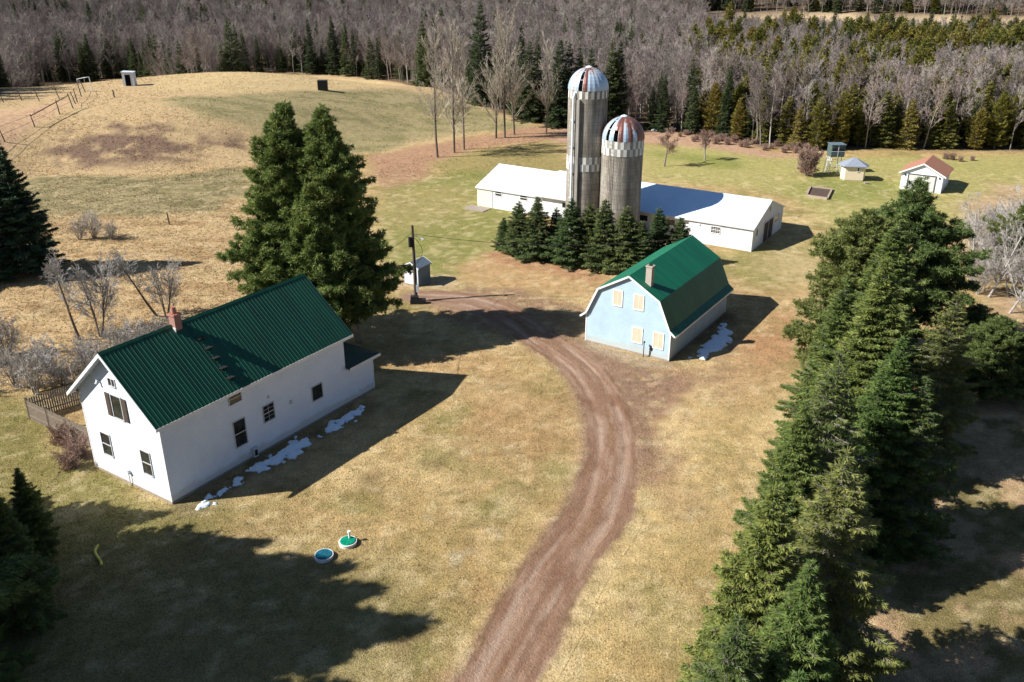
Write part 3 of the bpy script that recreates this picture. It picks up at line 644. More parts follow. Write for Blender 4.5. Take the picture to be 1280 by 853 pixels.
for j_, c0_ in enumerate((-.48, .42)): dc = bl(dc, (.40, .285, .215), np.exp(-((Q_.ravel()-c0_-wob_+.10*(fbm(sv, lat_m, 1.5, 312+j_, 2)-.5))/(.13+.05*np.sin(sv*.2+j_)))**2)*ss(.30, .62, fbm(sv, lat_m, 3.2, 320+j_, 3))*.85)
dc = bl(dc, (.22, .125, .07), np.exp(-((Q_.ravel()-.0)/.12)**2)*ss(.42, .6, blot)*.8)
dc = bl(dc, (.15, .085, .05), np.exp(-((np.abs(qn)-.90)/.07)**2)*.75*ss(.3, .6, strk2)); dc *= (1+.25*(fbm(sv, lat_m, .22, 306, 2)-.5))[:, None]
dcol = gc*(1-w1)+dc*w1
rz_ = -.035*(np.exp(-((Q_.ravel()-.45)/.13)**2)+np.exp(-((Q_.ravel()+.47)/.13)**2))*w1[:, 0]
dV = np.stack([DX.ravel(), DY.ravel(), zc+.012+.035*(1-ss(1.1, 1.42, np.abs(Q_.ravel())))+rz_], 1)
idd = np.arange(ns_*nq).reshape(ns_, nq); dF = np.stack([idd[:-1, :-1], idd[1:, :-1], idd[1:, 1:], idd[:-1, 1:]], -1).reshape(-1, 4)
dme = mesh_np('driveway', dV, dF, M['ground'], smooth=True); ca = dme.color_attributes.new('zone', 'FLOAT_COLOR', 'POINT')
ca.data.foreach_set('color', np.concatenate([np.clip(dcol, .01, .9), 1-.68*w1], 1).astype(np.float32).ravel())
tag(link('driveway', dme), kind='structure')

# ------------------------------------------------------------------ windows (local frame: x across, facing -y)
def window(parent, x0, x1, z0, z1, y, style='double', face='y', frame_m=None, label=None):
    """on a wall plane: face 'y' -> wall plane y=const facing -y, face 'x' -> wall plane x=const facing +x"""
    fm = frame_m or M['white_trim']
    def put(mb, a0, a1, d0, d1, c0, c1, m=0):
        if face == 'y': mb.box(a0, a1, y-d1, y-d0, c0, c1, m)
        else: mb.box(y+d0, y+d1, a0, a1, c0, c1, m)
    f = MB(); t = .06
    put(f, x0-t, x0, -.03, .05, z0-t, z1+t); put(f, x1, x1+t, -.03, .05, z0-t, z1+t)
    put(f, x0, x1, -.03, .05, z1, z1+t); put(f, x0, x1, -.03, .07, z0-t, z0)
    zm = (z0+z1)/2
    if style == 'double': put(f, x0, x1, -.03, .035, zm-.03, zm+.03)
    if style in ('grid', 'dgrid'):
        put(f, x0, x1, -.03, .035, zm-.03, zm+.03)
        n = 2 if style == 'dgrid' else 4
        for k in range(1, n): xm = x0+(x1-x0)*k/n; put(f, xm-.010, xm+.010, -.03, .028, z0, z1)
        for q_ in ((.25, .75) if style == 'dgrid' else (.25, .75)): zz = z0+(z1-z0)*q_; put(f, x0, x1, -.03, .026, zz-.009, zz+.009)
    if style == 'split': xm = (x0+x1)/2; put(f, xm-.03, xm+.03, -.03, .035, z0, z1)
    w = f.build('window', fm if frame_m or parent.name != 'farmhouse' else M['trim_grey'], parent)
    if label: w['label'] = label
    p = MB(); put(p, x0+.002, x1-.002, -.02, .012, z0+.002, z1-.002); p.build('pane', M['glass'], w)
    return w

# ------------------------------------------------------------------ farmhouse
YAW = -.577
HX, HY = -20.2, 44.07
house = empty('farmhouse', (HX, HY, 0), YAW, 'white two storey farmhouse with dark green ribbed metal roof', 'house')
W, LM, LT, HR, SL, OE, OG = 7.577, 15.2, 18.04, 9.116, .855, .5, .5
zt = HR-SL*W/2-.12
b = MB()
b.prism([(-W, -.3), (0, -.3), (0, zt), (-W/2, HR-.14), (-W, zt)], 0, LM)
b.prism([(-W+.003, -.3), (-.003, -.3), (-.003, 2.95), (-W+.003, 2.95)], LM+.001, LT)
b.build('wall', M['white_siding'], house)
b = MB(); b.box(-W-.04, .035, -.035, LT+.03, -.4, .14); b.build('foundation', M['rock'], house)
b = MB()                                          # corner boards and frieze
for (x, y) in ((0, 0), (-W, 0), (0, LT)):
    b = MB()
    b.box(x-.06, x+.02, y-.02, y+.06, .14, (zt if y == 0 else 2.9)-.02) if x == 0 else b.box(x-.02, x+.06, y-.02, y+.06, .14, zt-.02)
    b.build('corner_trim', M['white_trim'], house)
b = MB(); b.box(0, .03, .1, LM-.1, zt-.24, zt-.03); b.build('frieze_board', M['white_trim'], house)
def gable_roof(W, y0, y1, hr, sl, oe, th=.09):
    prof = [(-W-oe, hr-sl*(W/2+oe)), (-W/2, hr), (oe, hr-sl*(W/2+oe)), (oe, hr-sl*(W/2+oe)-th), (-W/2, hr-th*1.2), (-W-oe, hr-sl*(W/2+oe)-th)]
    m = MB(); m.prism(prof, y0, y1); return m
b = gable_roof(W, -OG, LM+OG, HR, SL, OE)
y = -OG+.02
while y < LM+OG:                                  # standing ribs down both slopes
    for sx in (-1, 1):
        x0 = -W/2+sx*.05; x1 = -W/2+sx*(W/2+OE+.01); z0 = HR-SL*.05; z1 = HR-SL*(W/2+OE+.01)
        b.add([(x0, y-.02, z0), (x0, y+.02, z0), (x1, y+.02, z1), (x1, y-.02, z1), (x0, y-.008, z0+.024), (x0, y+.008, z0+.024), (x1, y+.008, z1+.024), (x1, y-.008, z1+.024)],
              [(4, 5, 6, 7), (0, 4, 7, 3), (1, 2, 6, 5), (0, 1, 5, 4), (3, 7, 6, 2)])
    y += .27
roof = b.build('roof', M['roof_green'], house)
b = MB(); b.prism([(-W/2-.16, HR-.10), (-W/2, HR+.045), (-W/2+.16, HR-.10)], -OG-.01, LM+OG+.01); b.build('ridge_cap', M['roof_green'], roof)
b = MB()                                          # white fascia boards and soffits
for yy in (-OG-.03, LM+OG+.002):
    for sx in (-1, 1):
        x1 = -W/2+sx*(W/2+OE+.02); z1 = HR-SL*(W/2+OE+.02); pr = [(-W/2, HR-.02), (x1, z1-.02), (x1, z1-.24), (-W/2, HR-.26)]
        b.prism(pr, yy, yy+.028)
for x in (-W-OE-.022, OE): b.box(x, x+.022, -OG, LM+OG, HR-SL*(W/2+OE)-.2, HR-SL*(W/2+OE)-.005)
b.build('fascia', M['white_trim'], house)
b = MB()
for sx in (-1, 1):
    x1 = -W/2+sx*(W/2+OE-.03); z1 = HR-SL*(W/2+OE-.03)-.17
    b.prism([(-W/2, HR-.22), (x1, z1), (x1, z1-.03), (-W/2, HR-.25)], -OG, -.002)
    b.prism([(-W/2, HR-.22), (x1, z1), (x1, z1-.03), (-W/2, HR-.25)], LM+.002, LM+OG)
    b.box(min(x1, -W/2+sx*(W/2+.002)), max(x1, -W/2+sx*(W/2+.002)), 0, LM, zt-.42, zt-.39)
b.build('soffit', M['soffit'], house)
b = MB()                                          # low hipped roof of the back wing
o_ = .42; ze_ = 2.86
b.add([(-W-o_, LM+.003, 3.9), (o_-.1, LM+.003, 3.9), (o_, LM+.003, ze_), (o_, LT+o_, ze_), (-W-o_, LT+o_, ze_), (-.9, LM+.003, 4.15), (-W+.9, LM+.003, 4.15)], [(1, 2, 3), (5, 1, 3), (6, 5, 3, 4), (0, 6, 4)])
b = MB()
b.add([(o_, LM+.003, ze_+.1), (o_, LT+o_, ze_+.1), (-W-o_, LT+o_, ze_+.1), (-W-o_, LM+.003, ze_+.1), (-1.1, LM+.003, 3.75), (-W+1.1, LM+.003, 3.75),
       (o_, LM+.003, ze_), (o_, LT+o_, ze_), (-W-o_, LT+o_, ze_), (-W-o_, LM+.003, ze_)],
      [(0, 1, 4), (1, 2, 5, 4), (2, 3, 5), (0, 6, 7, 1), (1, 7, 8, 2), (2, 8, 9, 3), (6, 9, 8, 7), (0, 4, 5, 3, 9, 6)])
b.build('wing_roof', M['wing_roof'], house)
b = MB(); b.box(o_+.002, o_+.03, LM+.01, LT+o_+.03, ze_-.14, ze_+.08); b.box(-W-o_, o_+.03, LT+o_+.002, LT+o_+.03, ze_-.14, ze_+.08); b.box(.003, o_, LM+.01, LT+o_, ze_-.1, ze_-.07); b.build('wing_fascia', M['white_trim'], house)
# chimney on the ridge, red brick with two narrowing steps
b = MB(); cx_, cy_ = -W/2+.12, 4.72
b.box(cx_-.27, cx_+.27, cy_-.24, cy_+.24, 8.2, 9.72); b.box(cx_-.33, cx_+.33, cy_-.30, cy_+.30, 9.72, 9.84); 
ch = b.build('chimney', M['brick_red'], roof)
b = MB(); b.tube([(cx_, cy_, 9.84), (cx_, cy_, 10.25)], [.16, .14], 12); b.build('flue_pipe', M['brick_red'], ch, smooth=False)
b = MB(); b.box(cx_-.33, cx_+.33, cy_-.30, cy_-.245, 8.6, 9.0); b.build('flashing', M['soffit'], ch)
# roof ladder steps on the slope
for k, (xx) in enumerate((-2.55, -1.95, -1.35, -.75, -.15)):
    zz = HR-SL*(xx+W/2); b = MB(); y0 = 5.55-.02*k
    b.box(xx-.12, xx+.16, y0-.25, y0+.25, zz+.10, zz+.13); b.bar((xx+.1, y0-.22, zz-.09), (xx+.1, y0-.22, zz+.11), .03); b.bar((xx+.1, y0+.22, zz-.09), (xx+.1, y0+.22, zz+.11), .03)
    b.bar((xx-.12, y0-.2, zz+.1), (xx-.25, y0-.2, zz+.22), .03); b.build('roof_step', M['black_metal'], roof)
# windows, gable end (facing us) then long side
window(house, -4.13, -3.55, 6.80, 7.27, 0, 'split', label='small attic window')
window(house, -6.18, -5.28, 1.50, 3.03, 0, 'double'); window(house, -2.26, -1.42, 1.42, 3.01, 0, 'double')
window(house, -4.22, -3.30, 4.65, 6.16, 0, 'single', label='upstairs window with grey shutters')
for x0 in (-4.80, -3.19):
    b = MB(); b.box(x0, x0+.42, -.05, -.001, 4.64, 6.17)
    for k in range(14): b.box(x0+.05, x0+.37, -.07, -.049, 4.72+k*.1, 4.77+k*.1)
    b.build('shutter', M['post_wood'], house)
window(house, 5.0, 5.9, 4.42, 5.08, 0, 'double', 'x'); window(house, 5.04, 5.93, 1.36, 3.14, 0, 'double', 'x')
window(house, 7.48, 8.36, 2.06, 3.18, 0, 'dgrid', 'x'); window(house, 11.82, 12.76, 1.70, 2.74, 0, 'single', 'x')
for (yy, zz, rr) in ((9.87, 2.51, .15), (8.05, 3.68, .11)):
    b = MB(); b.tube([(.0, yy, zz), (.09, yy, zz)], [rr, rr*.9], 14); b.build('round_vent', M['soffit'], house)
for (yy, zz) in ((.84, .44), (16.55, .57)): b = MB(); b.box(.0, .05, yy-.1, yy+.1, zz-.06, zz+.06); b.build('wall_outlet', M['shed_blue'], house)
b = MB(); b.box(.02, .24, 6.15, 6.5, .12, .75); b.box(.02, .28, 6.12, 6.53, .75, .8); b.build('utility_box', M['soffit'], house)
b = MB(); b.box(.24, .27, 6.22, 6.43, .25, .65); b.build('box_grille', M['dark'], house)
b = MB(); b.tube([(-3.85, -.10, -.1), (-3.85, -.10, .85)], .03, 8); b.tube([(-3.85, -.20, .98), (-3.85, 0, .98)], [.12, .12], 14); b.box(-3.95, -3.75, -.12, 0, .82, 1.02); b.build('electric_meter', M['soffit'], house)
b = MB(); b.box(-5.22, -5.08, -.18, 0, 6.78, 6.9); b.tube([(-5.15, -.1, 6.8), (-5.15, -.24, 6.66)], [.05, .09], 10); b.build('flood_lamp', M['soffit'], house)

# ------------------------------------------------------------------ picket fence and deck at the far side of the house
def loc2w(x, y): return HX+x*math.cos(YAW)-y*math.sin(YAW), HY+x*math.sin(YAW)+y*math.cos(YAW)
def w2loc(X_, Y_): dx, dy = X_-HX, Y_-HY; return dx*math.cos(YAW)+dy*math.sin(YAW), -dx*math.sin(YAW)+dy*math.cos(YAW)
fa = at(38, 524)[:2]; fb = at(63, 536)[:2]; fc = loc2w(-W-.1, 1.2); fd = loc2w(-W-7.6, 10.4); fe = loc2w(-W-.1, 9.0)
fa = (fa[0], fa[1])
def picket_run(root, p, q, hgt=1.55, slope_top=0.):
    L = math.hypot(q[0]-p[0], q[1]-p[1]); n = int(L/.155); d = ((q[0]-p[0])/L, (q[1]-p[1])/L)
    mb = MB()
    for i in range(n):
        t = (i+.5)*L/n; x = p[0]+d[0]*t; y = p[1]+d[1]*t; h_ = hgt+random.uniform(-.03, .03)
        s_ = (d[0]*.055, d[1]*.055); nn = (-d[1]*.011, d[0]*.011); z0 = hz(x, y)-.05
        a = [(x-s_[0]+nn[0], y-s_[1]+nn[1]), (x+s_[0]+nn[0], y+s_[1]+nn[1]), (x+s_[0]-nn[0], y+s_[1]-nn[1]), (x-s_[0]-nn[0], y-s_[1]-nn[1])]
        vs = [(u_, w_, z0) for u_, w_ in a]+[(u_, w_, z0+h_) for u_, w_ in a]+[(x+nn[0], y+nn[1], z0+h_+.08), (x-nn[0], y-nn[1], z0+h_+.08)]
        mb.add(vs, [(0, 3, 2, 1), (0, 1, 5, 8, 4), (2, 3, 7, 9, 6), (1, 2, 6, 5), (3, 0, 4, 7), (4, 8, 9, 7), (8, 5, 6, 9)])
    for zz in (.35, 1.15): mb.bar((p[0], p[1], hz(*p)+zz), (q[0], q[1], hz(*q)+zz), .04, .09)
    mb.build('picket_panel', M['grey_wood'], root)
def post(root, p, h_=1.7, s_=.11, m=None, name='post'):
    mb = MB(); z0 = hz(*p); mb.box(p[0]-s_/2, p[0]+s_/2, p[1]-s_/2, p[1]+s_/2, z0-.2, z0+h_); mb.box(p[0]-s_*.65, p[0]+s_*.65, p[1]-s_*.65, p[1]+s_*.65, z0+h_, z0+h_+.04); mb.build(name, m or M['grey_wood'], root)
pf = empty('picket_fence', (0, 0, 0), 0, 'weathered grey picket fence enclosing the yard on the far side of the farmhouse', 'fence')
picket_run(pf, fa, fb); picket_run(pf, fb, fc); picket_run(pf, fa, fd, 1.6); picket_run(pf, fd, fe, 1.6)
for p_ in (fa, fb, fd): post(pf, p_)
b = MB()
pd = [loc2w(-W-.05, 2.2), loc2w(-W-4.0, 2.6), loc2w(-W-4.4, 8.0), loc2w(-W-.05, 8.0)]
b.add([(x, y, .32) for x, y in pd]+[(x, y, .05) for x, y in pd], [(0, 1, 2, 3), (7, 6, 5, 4), (0, 4, 5, 1), (1, 5, 6, 2), (2, 6, 7, 3), (3, 7, 4, 0)])
tag(b.build('wooden_deck', M['deck']), 'low reddish wooden deck inside the picket fence beside the farmhouse', 'deck')
bp_ = at(97, 492); b = MB(); b.tube([(bp_[0], bp_[1], bp_[2]-.2), (bp_[0]-.1, bp_[1], bp_[2]+2.4)], [.1, .08], 8)
tag(b.build('wooden_post', M['old_timber']), 'pale leaning wooden post behind the picket fence near the roof gable', 'post')

# ------------------------------------------------------------------ gambrel barn
BX, BY = 12.593, 64.116
barn = empty('gambrel_barn', (BX, BY, 0), -.577, 'pale blue gambrel barn with green roof and boarded cream windows', 'barn')
BW, BL = 7.623, 12.6; br_, bb, wb, bw_ = 6.617, 5.0, 1.024, 2.6
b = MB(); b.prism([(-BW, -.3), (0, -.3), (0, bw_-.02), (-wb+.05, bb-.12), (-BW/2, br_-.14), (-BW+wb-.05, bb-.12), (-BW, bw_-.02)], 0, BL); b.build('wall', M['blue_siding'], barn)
og = .2; oe = .5; he = 2.32
top = [(-BW-oe, he), (-BW+.0, bw_+.12), (-BW+wb, bb), (-BW/2, br_), (-wb, bb), (0, bw_+.12), (oe, he)]
th = .10
und = [(oe, he-.06), (.0, bw_), (-wb-.06, bb-.12), (-BW/2, br_-.13), (-BW+wb+.06, bb-.12), (-BW, bw_), (-BW-oe, he-.06)]
b = MB()
n_ = len(top)
for i in range(n_-1):                              # each slope its own slab so the outline stays convex
    t0, t1 = top[i], top[i+1]; u1, u0 = und[n_-2-i], und[n_-1-i]
    b.prism([t0, t1, u1, u0], -og, BL+og)
for i, (t0, t1) in enumerate(zip(top[:-1], top[1:])):
    y = -og+.05
    while y < BL+og:
        b.add([(t0[0], y-.02, t0[1]), (t0[0], y+.02, t0[1]), (t1[0], y+.02, t1[1]), (t1[0], y-.02, t1[1]), (t0[0], y, t0[1]+.016), (t1[0], y, t1[1]+.016)], [(0, 4, 5, 3), (1, 2, 5, 4)])
        y += .45
broof = b.build('roof', M['barn_roof_green'], barn)
b = MB()
for yy in (-og-.032, BL+og+.002):
    for i in range(n_-1):
        t0, t1 = top[i], top[i+1]; dx, dz = t1[0]-t0[0], t1[1]-t0[1]; l_ = math.hypot(dx, dz); nx, nz = dz/l_*.16, -dx/l_*.16
        b.prism([(t0[0], t0[1]-.015), (t1[0], t1[1]-.015), (t1[0]+nx, t1[1]+nz), (t0[0]+nx, t0[1]+nz)], yy, yy+.03)
b.box(oe, oe+.02, -og, BL+og, he-.16, he-.01); b.box(-BW-oe-.02, -BW-oe, -og, BL+og, he-.16, he-.01)
b.build('fascia', M['white_trim'], barn)
for (x, y) in ((0, 0), (-BW, 0), (0, BL)): b = MB(); b.box(x-.07 if x == 0 else x-.02, x+.02 if x == 0 else x+.07, y-.02 if y == 0 else y-.07, y+.07 if y == 0 else y+.02, 0, bw_-.05); b.build('corner_trim', M['white_trim'], barn)
b = MB(); b.box(-BW-.05, .05, -.05, BL+.05, -.4, .10); b.build('foundation', M['rock'], barn)
for (x0, x1, z0, z1) in ((-5.13, -4.43, 3.83, 5.06), (-3.28, -2.54, 3.86, 5.06), (-3.26, -2.48, 1.0, 2.22), (-1.40, -.62, .93, 2.2)):
    b = MB(); b.box(x0, x1, -.03, -.001, z0, z1); bd = b.build('window_board', M['cream_board'], barn)
    b = MB(); t = .09; b.box(x0-t, x0, -.05, -.001, z0-t, z1+t); b.box(x1, x1+t, -.05, -.001, z0-t, z1+t); b.box(x0, x1, -.05, -.001, z1, z1+t); b.box(x0, x1, -.06, -.001, z0-t, z0); b.box((x0+x1)/2-.012, (x0+x1)/2+.012, -.036, -.03, z0, z1); b.build('frame', M['cream_frame'], bd)
b = MB(); b.box(-2.75, -2.25, .62, 1.10, 4.9, 7.30); b.box(-2.80, -2.20, .57, 1.15, 7.30, 7.40); ch = b.build('chimney', M['brick_pale'], broof)
b = MB(); b.box(-2.63, -2.37, .74, .98, 7.40, 7.47); b.build('flue', M['dark'], ch)
b = MB(); b.box(-7.0, -6.9, -.12, 0, 4.0, 4.14); b.tube([(-6.95, -.1, 4.05), (-6.95, -.2, 3.9)], [.05, .09], 10); b.build('flood_lamp', M['soffit'], barn)
gp = gz(720+512*.1641, 370+466*.1641)
b = MB(); z0 = hz(*gp); b.tube([(gp[0], gp[1], z0-.1), (gp[0], gp[1], z0+1.25)], .035, 8); b.tube([(gp[0], gp[1], z0+1.25), (gp[0]+.03, gp[1], z0+1.4)], [.07, .06], 10)
tag(b.build('standpipe', M['black_metal']), 'thin dark standpipe beside the front wall of the blue barn', 'water pipe')
gp = gz(720+558*.1641, 370+463*.1641)
b = MB(); z0 = hz(*gp); b.tube([(gp[0], gp[1], z0-.1), (gp[0]+.12, gp[1], z0+.62)], .05, 8); b.box(gp[0]+.02, gp[0]+.34, gp[1]-.12, gp[1]+.12, z0+.6, z0+.98); b.tube([(gp[0]+.3, gp[1], z0+.85), (gp[0]+.42, gp[1], z0+.7)], .035, 8)
tag(b.build('hand_pump', M['black_metal']), 'squat dark pump standing by the lower right window of the blue barn', 'pump')

# ------------------------------------------------------------------ long white barn
WX, WY = 26.24, 92.43
wbarn = empty('white_barn', (WX, WY, 0), -.566, 'long low white barn with white metal roof behind the silos', 'barn')
WW, WL, ww, wr = 10.95, 36.5, 2.72, 4.64
def wsec(x0, x1, w_, r__, y_in=0.):
    m = MB(); m.prismx([(y_in, -.3), (WW, -.3), (WW, w_), (WW/2, r__), (y_in, w_)], x0, x1); return m
b = MB()
for (x0, x1, w_, r__, yi) in ((-7.4, 0, ww-.06, wr-.1, 0), (-27.58, -7.401, ww-.06, wr-.1, .35), (-WL+.1, -27.581, ww-.22, wr-.3, 0)):
    s_ = wsec(x0, x1, w_, r__, yi); b.add(s_.v, s_.f)
b.build('wall', M['block_wall'], wbarn)
def wroof(x0, x1, e_, r__, m_, name, oe=.18):
    sl_ = (r__-e_)/(WW/2); m = MB(); th = .07
    m.prismx([(-oe, e_-sl_*oe), (WW/2, r__), (WW+oe, e_-sl_*oe), (WW+oe, e_-sl_*oe-th), (WW/2, r__-th), (-oe, e_-sl_*oe-th)], x0, x1)
    x = x0+.3
    while x < x1:
        for sy in (0, 1):
            ya = -oe if sy == 0 else WW+oe
            m.add([(x-.02, ya, e_-sl_*oe), (x+.02, ya, e_-sl_*oe), (x+.02, WW/2, r__), (x-.02, WW/2, r__), (x, ya, e_-sl_*oe+.014), (x, WW/2, r__+.014)], [(0, 4, 5, 3), (1, 2, 5, 4)])
        x += .6
    return m.build(name, m_, wbarn)
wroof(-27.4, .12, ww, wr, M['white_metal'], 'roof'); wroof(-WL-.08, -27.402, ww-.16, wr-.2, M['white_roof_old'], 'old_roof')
b = MB(); b.box(-27.4, .14, -.205, -.182, ww-.23, ww-.07); b.box(-WL-.1, -27.42, -.205, -.182, ww-.40, ww-.24)
b.build('eave_board', M['soffit'], wbarn)
b = MB()
for (ya, za, yb, zb) in ((-.18, ww-.07, WW/2, wr-.005), (WW/2, wr-.005, WW+.18, ww-.07)):
    b.add([(.122, ya, za-.0), (.122, yb, zb), (.122, yb, zb-.16), (.122, ya, za-.16), (.15, ya, za), (.15, yb, zb), (.15, yb, zb-.16), (.15, ya, za-.16)], [(0, 1, 2, 3), (4, 7, 6, 5), (0, 4, 5, 1), (3, 2, 6, 7), (0, 3, 7, 4), (1, 5, 6, 2)])
b.build('fascia', M['white_trim'], wbarn)
b = MB(); b.box(-WL+.1, -34.2, -.03, -.001, 0, ww-.40); b.build('cream_door', M['cream_wall'], wbarn)
b = MB(); b.box(-34.2, -34.08, -.05, -.001, 0, ww-.35); b.build('door_track', M['soffit'], wbarn)
window(wbarn, -4.75, -3.72, 1.50, 2.18, 0, 'grid')
window(wbarn, -33.6, -32.64, 1.72, 2.33, 0, 'double'); window(wbarn, -29.85, -28.84, 1.70, 2.30, 0, 'double')
for x0 in (-9.2, -12.6, -15.8, -19.4, -23): window(wbarn, x0-1.0, x0, 1.45, 2.1, .35, 'single')
b = MB(); b.box(-6.3, -6.05, -.08, -.001, 2.1, 2.22); b.build('flood_lamp', M['soffit'], wbarn)
# end wall facing +x: big dark doorway, windows, gable opening
b = MB(); b.box(.001, .035, 3.75, 7.1, .0, 2.3); dr = b.build('barn_door', M['post_wood'], wbarn)
b = MB(); b.box(.001, .07, 3.62, 3.75, 0, 2.42); b.box(.001, .07, 7.1, 7.23, 0, 2.42); b.box(.001, .07, 3.75, 7.1, 2.3, 2.42); b.box(.036, .06, 5.38, 5.46, 0, 2.3); b.build('door_frame', M['soffit'], dr)
window(wbarn, 1.1, 1.6, 1.5, 2.25, 0, 'single', 'x'); window(wbarn, 7.7, 9.35, 1.45, 2.25, 0, 'split', 'x'); window(wbarn, 5.2, 5.7, 3.35, 3.95, 0, 'single', 'x')
b = MB(); b.box(-WL-.6, -34.0, -2.3, -.4, -.1, .07)
tag(b.build('concrete_slab', M['rock'], None, (WX, WY, 0), -.566), 'small grey slab on the grass before the cream door of the white barn', 'slab')

# ------------------------------------------------------------------ silos
def silo(x, y, r, hc, label, bands, missing, rust, chute, ladder, az0):
    root = empty('silo', (x, y, 0), 0, label, 'silo', 'concrete silos with domed metal roofs')
    n = 64; zs = np.linspace(-.3, hc, 40); V = []; F = []
    me = bpy.data.meshes.new('cylinder_wall')
    for z in zs:
        for k in range(n): V.append((r*math.cos(2*math.pi*k/n), r*math.sin(2*math.pi*k/n), z))
    for i in range(len(zs)-1):
        for k in range(n): F.append((i*n+k, i*n+(k+1) % n, (i+1)*n+(k+1) % n, (i+1)*n+k))
    me.from_pydata(V, [], F); uv = me.uv_layers.new(name='UVMap'); i_ = 0; d = np.zeros((len(F)*4, 2))
    for i in range(len(zs)-1):
        for k in range(n):
            c0 = 2*math.pi*r/n*k; c1 = 2*math.pi*r/n*(k+1)
            d[i_:i_+4] = [(c0, zs[i]), (c1, zs[i]), (c1, zs[i+1]), (c0, zs[i+1])]; i_ += 4
    uv.data.foreach_set('uv', d.ravel()); me.materials.append(M['stave']); me.polygons.foreach_set('use_smooth', [True]*len(F)); me.update()
    link('stave_wall', me, root)
    b = MB(); z = .5
    while z < hc-.1:
        ns = 40; rr = r+.012
        for k in range(ns):
            a0, a1 = 2*math.pi*k/ns, 2*math.pi*(k+1)/ns
            b.add([(rr*math.cos(a0), rr*math.sin(a0), z-.008), (rr*math.cos(a1), rr*math.sin(a1), z-.008), (rr*math.cos(a1), rr*math.sin(a1), z+.008), (rr*math.cos(a0), rr*math.sin(a0), z+.008)], [(0, 1, 2, 3)])
        z += .76 if z > 6 else .55
    tag(b.build('steel_hoops', M['hoop'], root), kind='stuff')
    for (z0, rows, strong) in bands:
        b = MB(); ns = 42
        for j in range(rows):
            for k in range(ns):
                a0, a1 = 2*math.pi*k/ns, 2*math.pi*(k+1)/ns; rr = r+.03; h_ = .80
                mi = (k+j) % 2
                if mi == 1 and not strong: continue
                c = [(rr*math.cos(a0), rr*math.sin(a0)), (rr*math.cos(a1), rr*math.sin(a1))]; ci = [(r*.99*math.cos(a0), r*.99*math.sin(a0)), (r*.99*math.cos(a1), r*.99*math.sin(a1))]
                z_ = z0-j*h_
                b.add([(*c[0], z_-h_), (*c[1], z_-h_), (*c[1], z_), (*c[0], z_), (*ci[0], z_-h_), (*ci[1], z_-h_), (*ci[1], z_), (*ci[0], z_)], [(0, 1, 2, 3), (3, 2, 6, 7), (0, 4, 5, 1)], mi)
        b.build('checker_band', [M['checker_white'], M['checker_grey']], root)
    # dome of gores; some panels gone
    ng = 26; nl = 9; V = []; F = []; T = []; g = np.random.default_rng(int(x*10)); rd = r*1.01
    for i in range(nl+1):
        t = i/nl*math.pi/2*.985
        for k in range(ng*2):
            bulge = 1.0 if k % 2 == 0 else 1.018
            V.append((rd*math.cos(t)*math.cos(math.pi*k/ng)*bulge, rd*math.cos(t)*math.sin(math.pi*k/ng)*bulge, hc+rd*1.04*math.sin(t)))
    N2 = ng*2
    for i in range(nl):
        for k in range(N2):
            gore = k//2; ang = (math.degrees(math.pi*(gore*2+1)/ng)) % 360
            if any(a0 <= ang <= a1 and l0 <= i <= l1 for a0, a1, l0, l1 in missing): continue
            F.append((i*N2+k, i*N2+(k+1) % N2, (i+1)*N2+(k+1) % N2, (i+1)*N2+k))
            T.append(rust(ang, g, gore, i))
    me = mesh_np('dome_roof', V, F, M['dome'], fattr=np.array(T)*.0, smooth=False)
    me.attributes['tint'].data.foreach_set('value', np.array(T, np.float32))
    dm = link('dome_roof', me, root)
    b = MB()
    for k in range(0, ng):                        # curved ribs that show where sheets are gone
        ang = math.degrees(2*math.pi*k/ng) % 360
        if any(a0-14 <= ang <= a1+14 for a0, a1, _, _ in missing):
            pts = [(rd*.985*math.cos(t)*math.cos(R(ang)), rd*.985*math.cos(t)*math.sin(R(ang)), hc+rd*1.02*math.sin(t)) for t in np.linspace(0, 1.5, 9)]
            b.tube(pts, .035, 5, caps=False)
    for i in (3, 6):
        t = i/nl*math.pi/2
        for a0, a1, _, _ in missing:
            aa = np.linspace(a0-8, a1+8, 6); b.tube([(rd*.985*math.cos(t)*math.cos(R(a)), rd*.985*math.cos(t)*math.sin(R(a)), hc+rd*1.02*math.sin(t)) for a in aa], .03, 5, caps=False)
    b.build('dome_frame', M['galv'], dm)
    b = MB(); b.tube([(0, 0, hc+rd*1.03), (0, 0, hc+rd*1.03+.08), (0, 0, hc+rd*1.03+.18)], [.42, .34, .05], 16); b.build('cap', M['galv'], dm)
    if chute:
        a = R(chute); cx2, cy2 = (r+.28)*math.cos(a), (r+.28)*math.sin(a); b = MB()
        b.tube([(cx2, cy2, .2), (cx2, cy2, hc*.5), (cx2, cy2, hc-.75)], .13, 14); b.tube([(cx2, cy2, hc-.75), (cx2*.9, cy2*.9, hc-.2)], [.13, .15], 14)
        for z in np.arange(1.5, hc-1, 2.9): b.box(cx2-.25, cx2+.25, cy2-.03, cy2+.28, z, z+.06)
        b.build('fill_pipe', M['galv'], root)
        a2 = a+.24; b = MB()                      # staved door chute beside it
        c, s_ = math.cos(a2), math.sin(a2); rr = r+.005
        pr = [(rr*math.cos(a2-.08), rr*math.sin(a2-.08)), ((rr+.30)*math.cos(a2-.07), (rr+.30)*math.sin(a2-.07)), ((rr+.30)*math.cos(a2+.07), (rr+.30)*math.sin(a2+.07)), (rr*math.cos(a2+.08), rr*math.sin(a2+.08))]
        b.add([(x_, y_, 0) for x_, y_ in pr]+[(x_, y_, hc-.9) for x_, y_ in pr], [(0, 1, 5, 4), (1, 2, 6, 5), (2, 3, 7, 6), (4, 5, 6, 7)]); b.build('door_chute', M['stave_plain'], root)
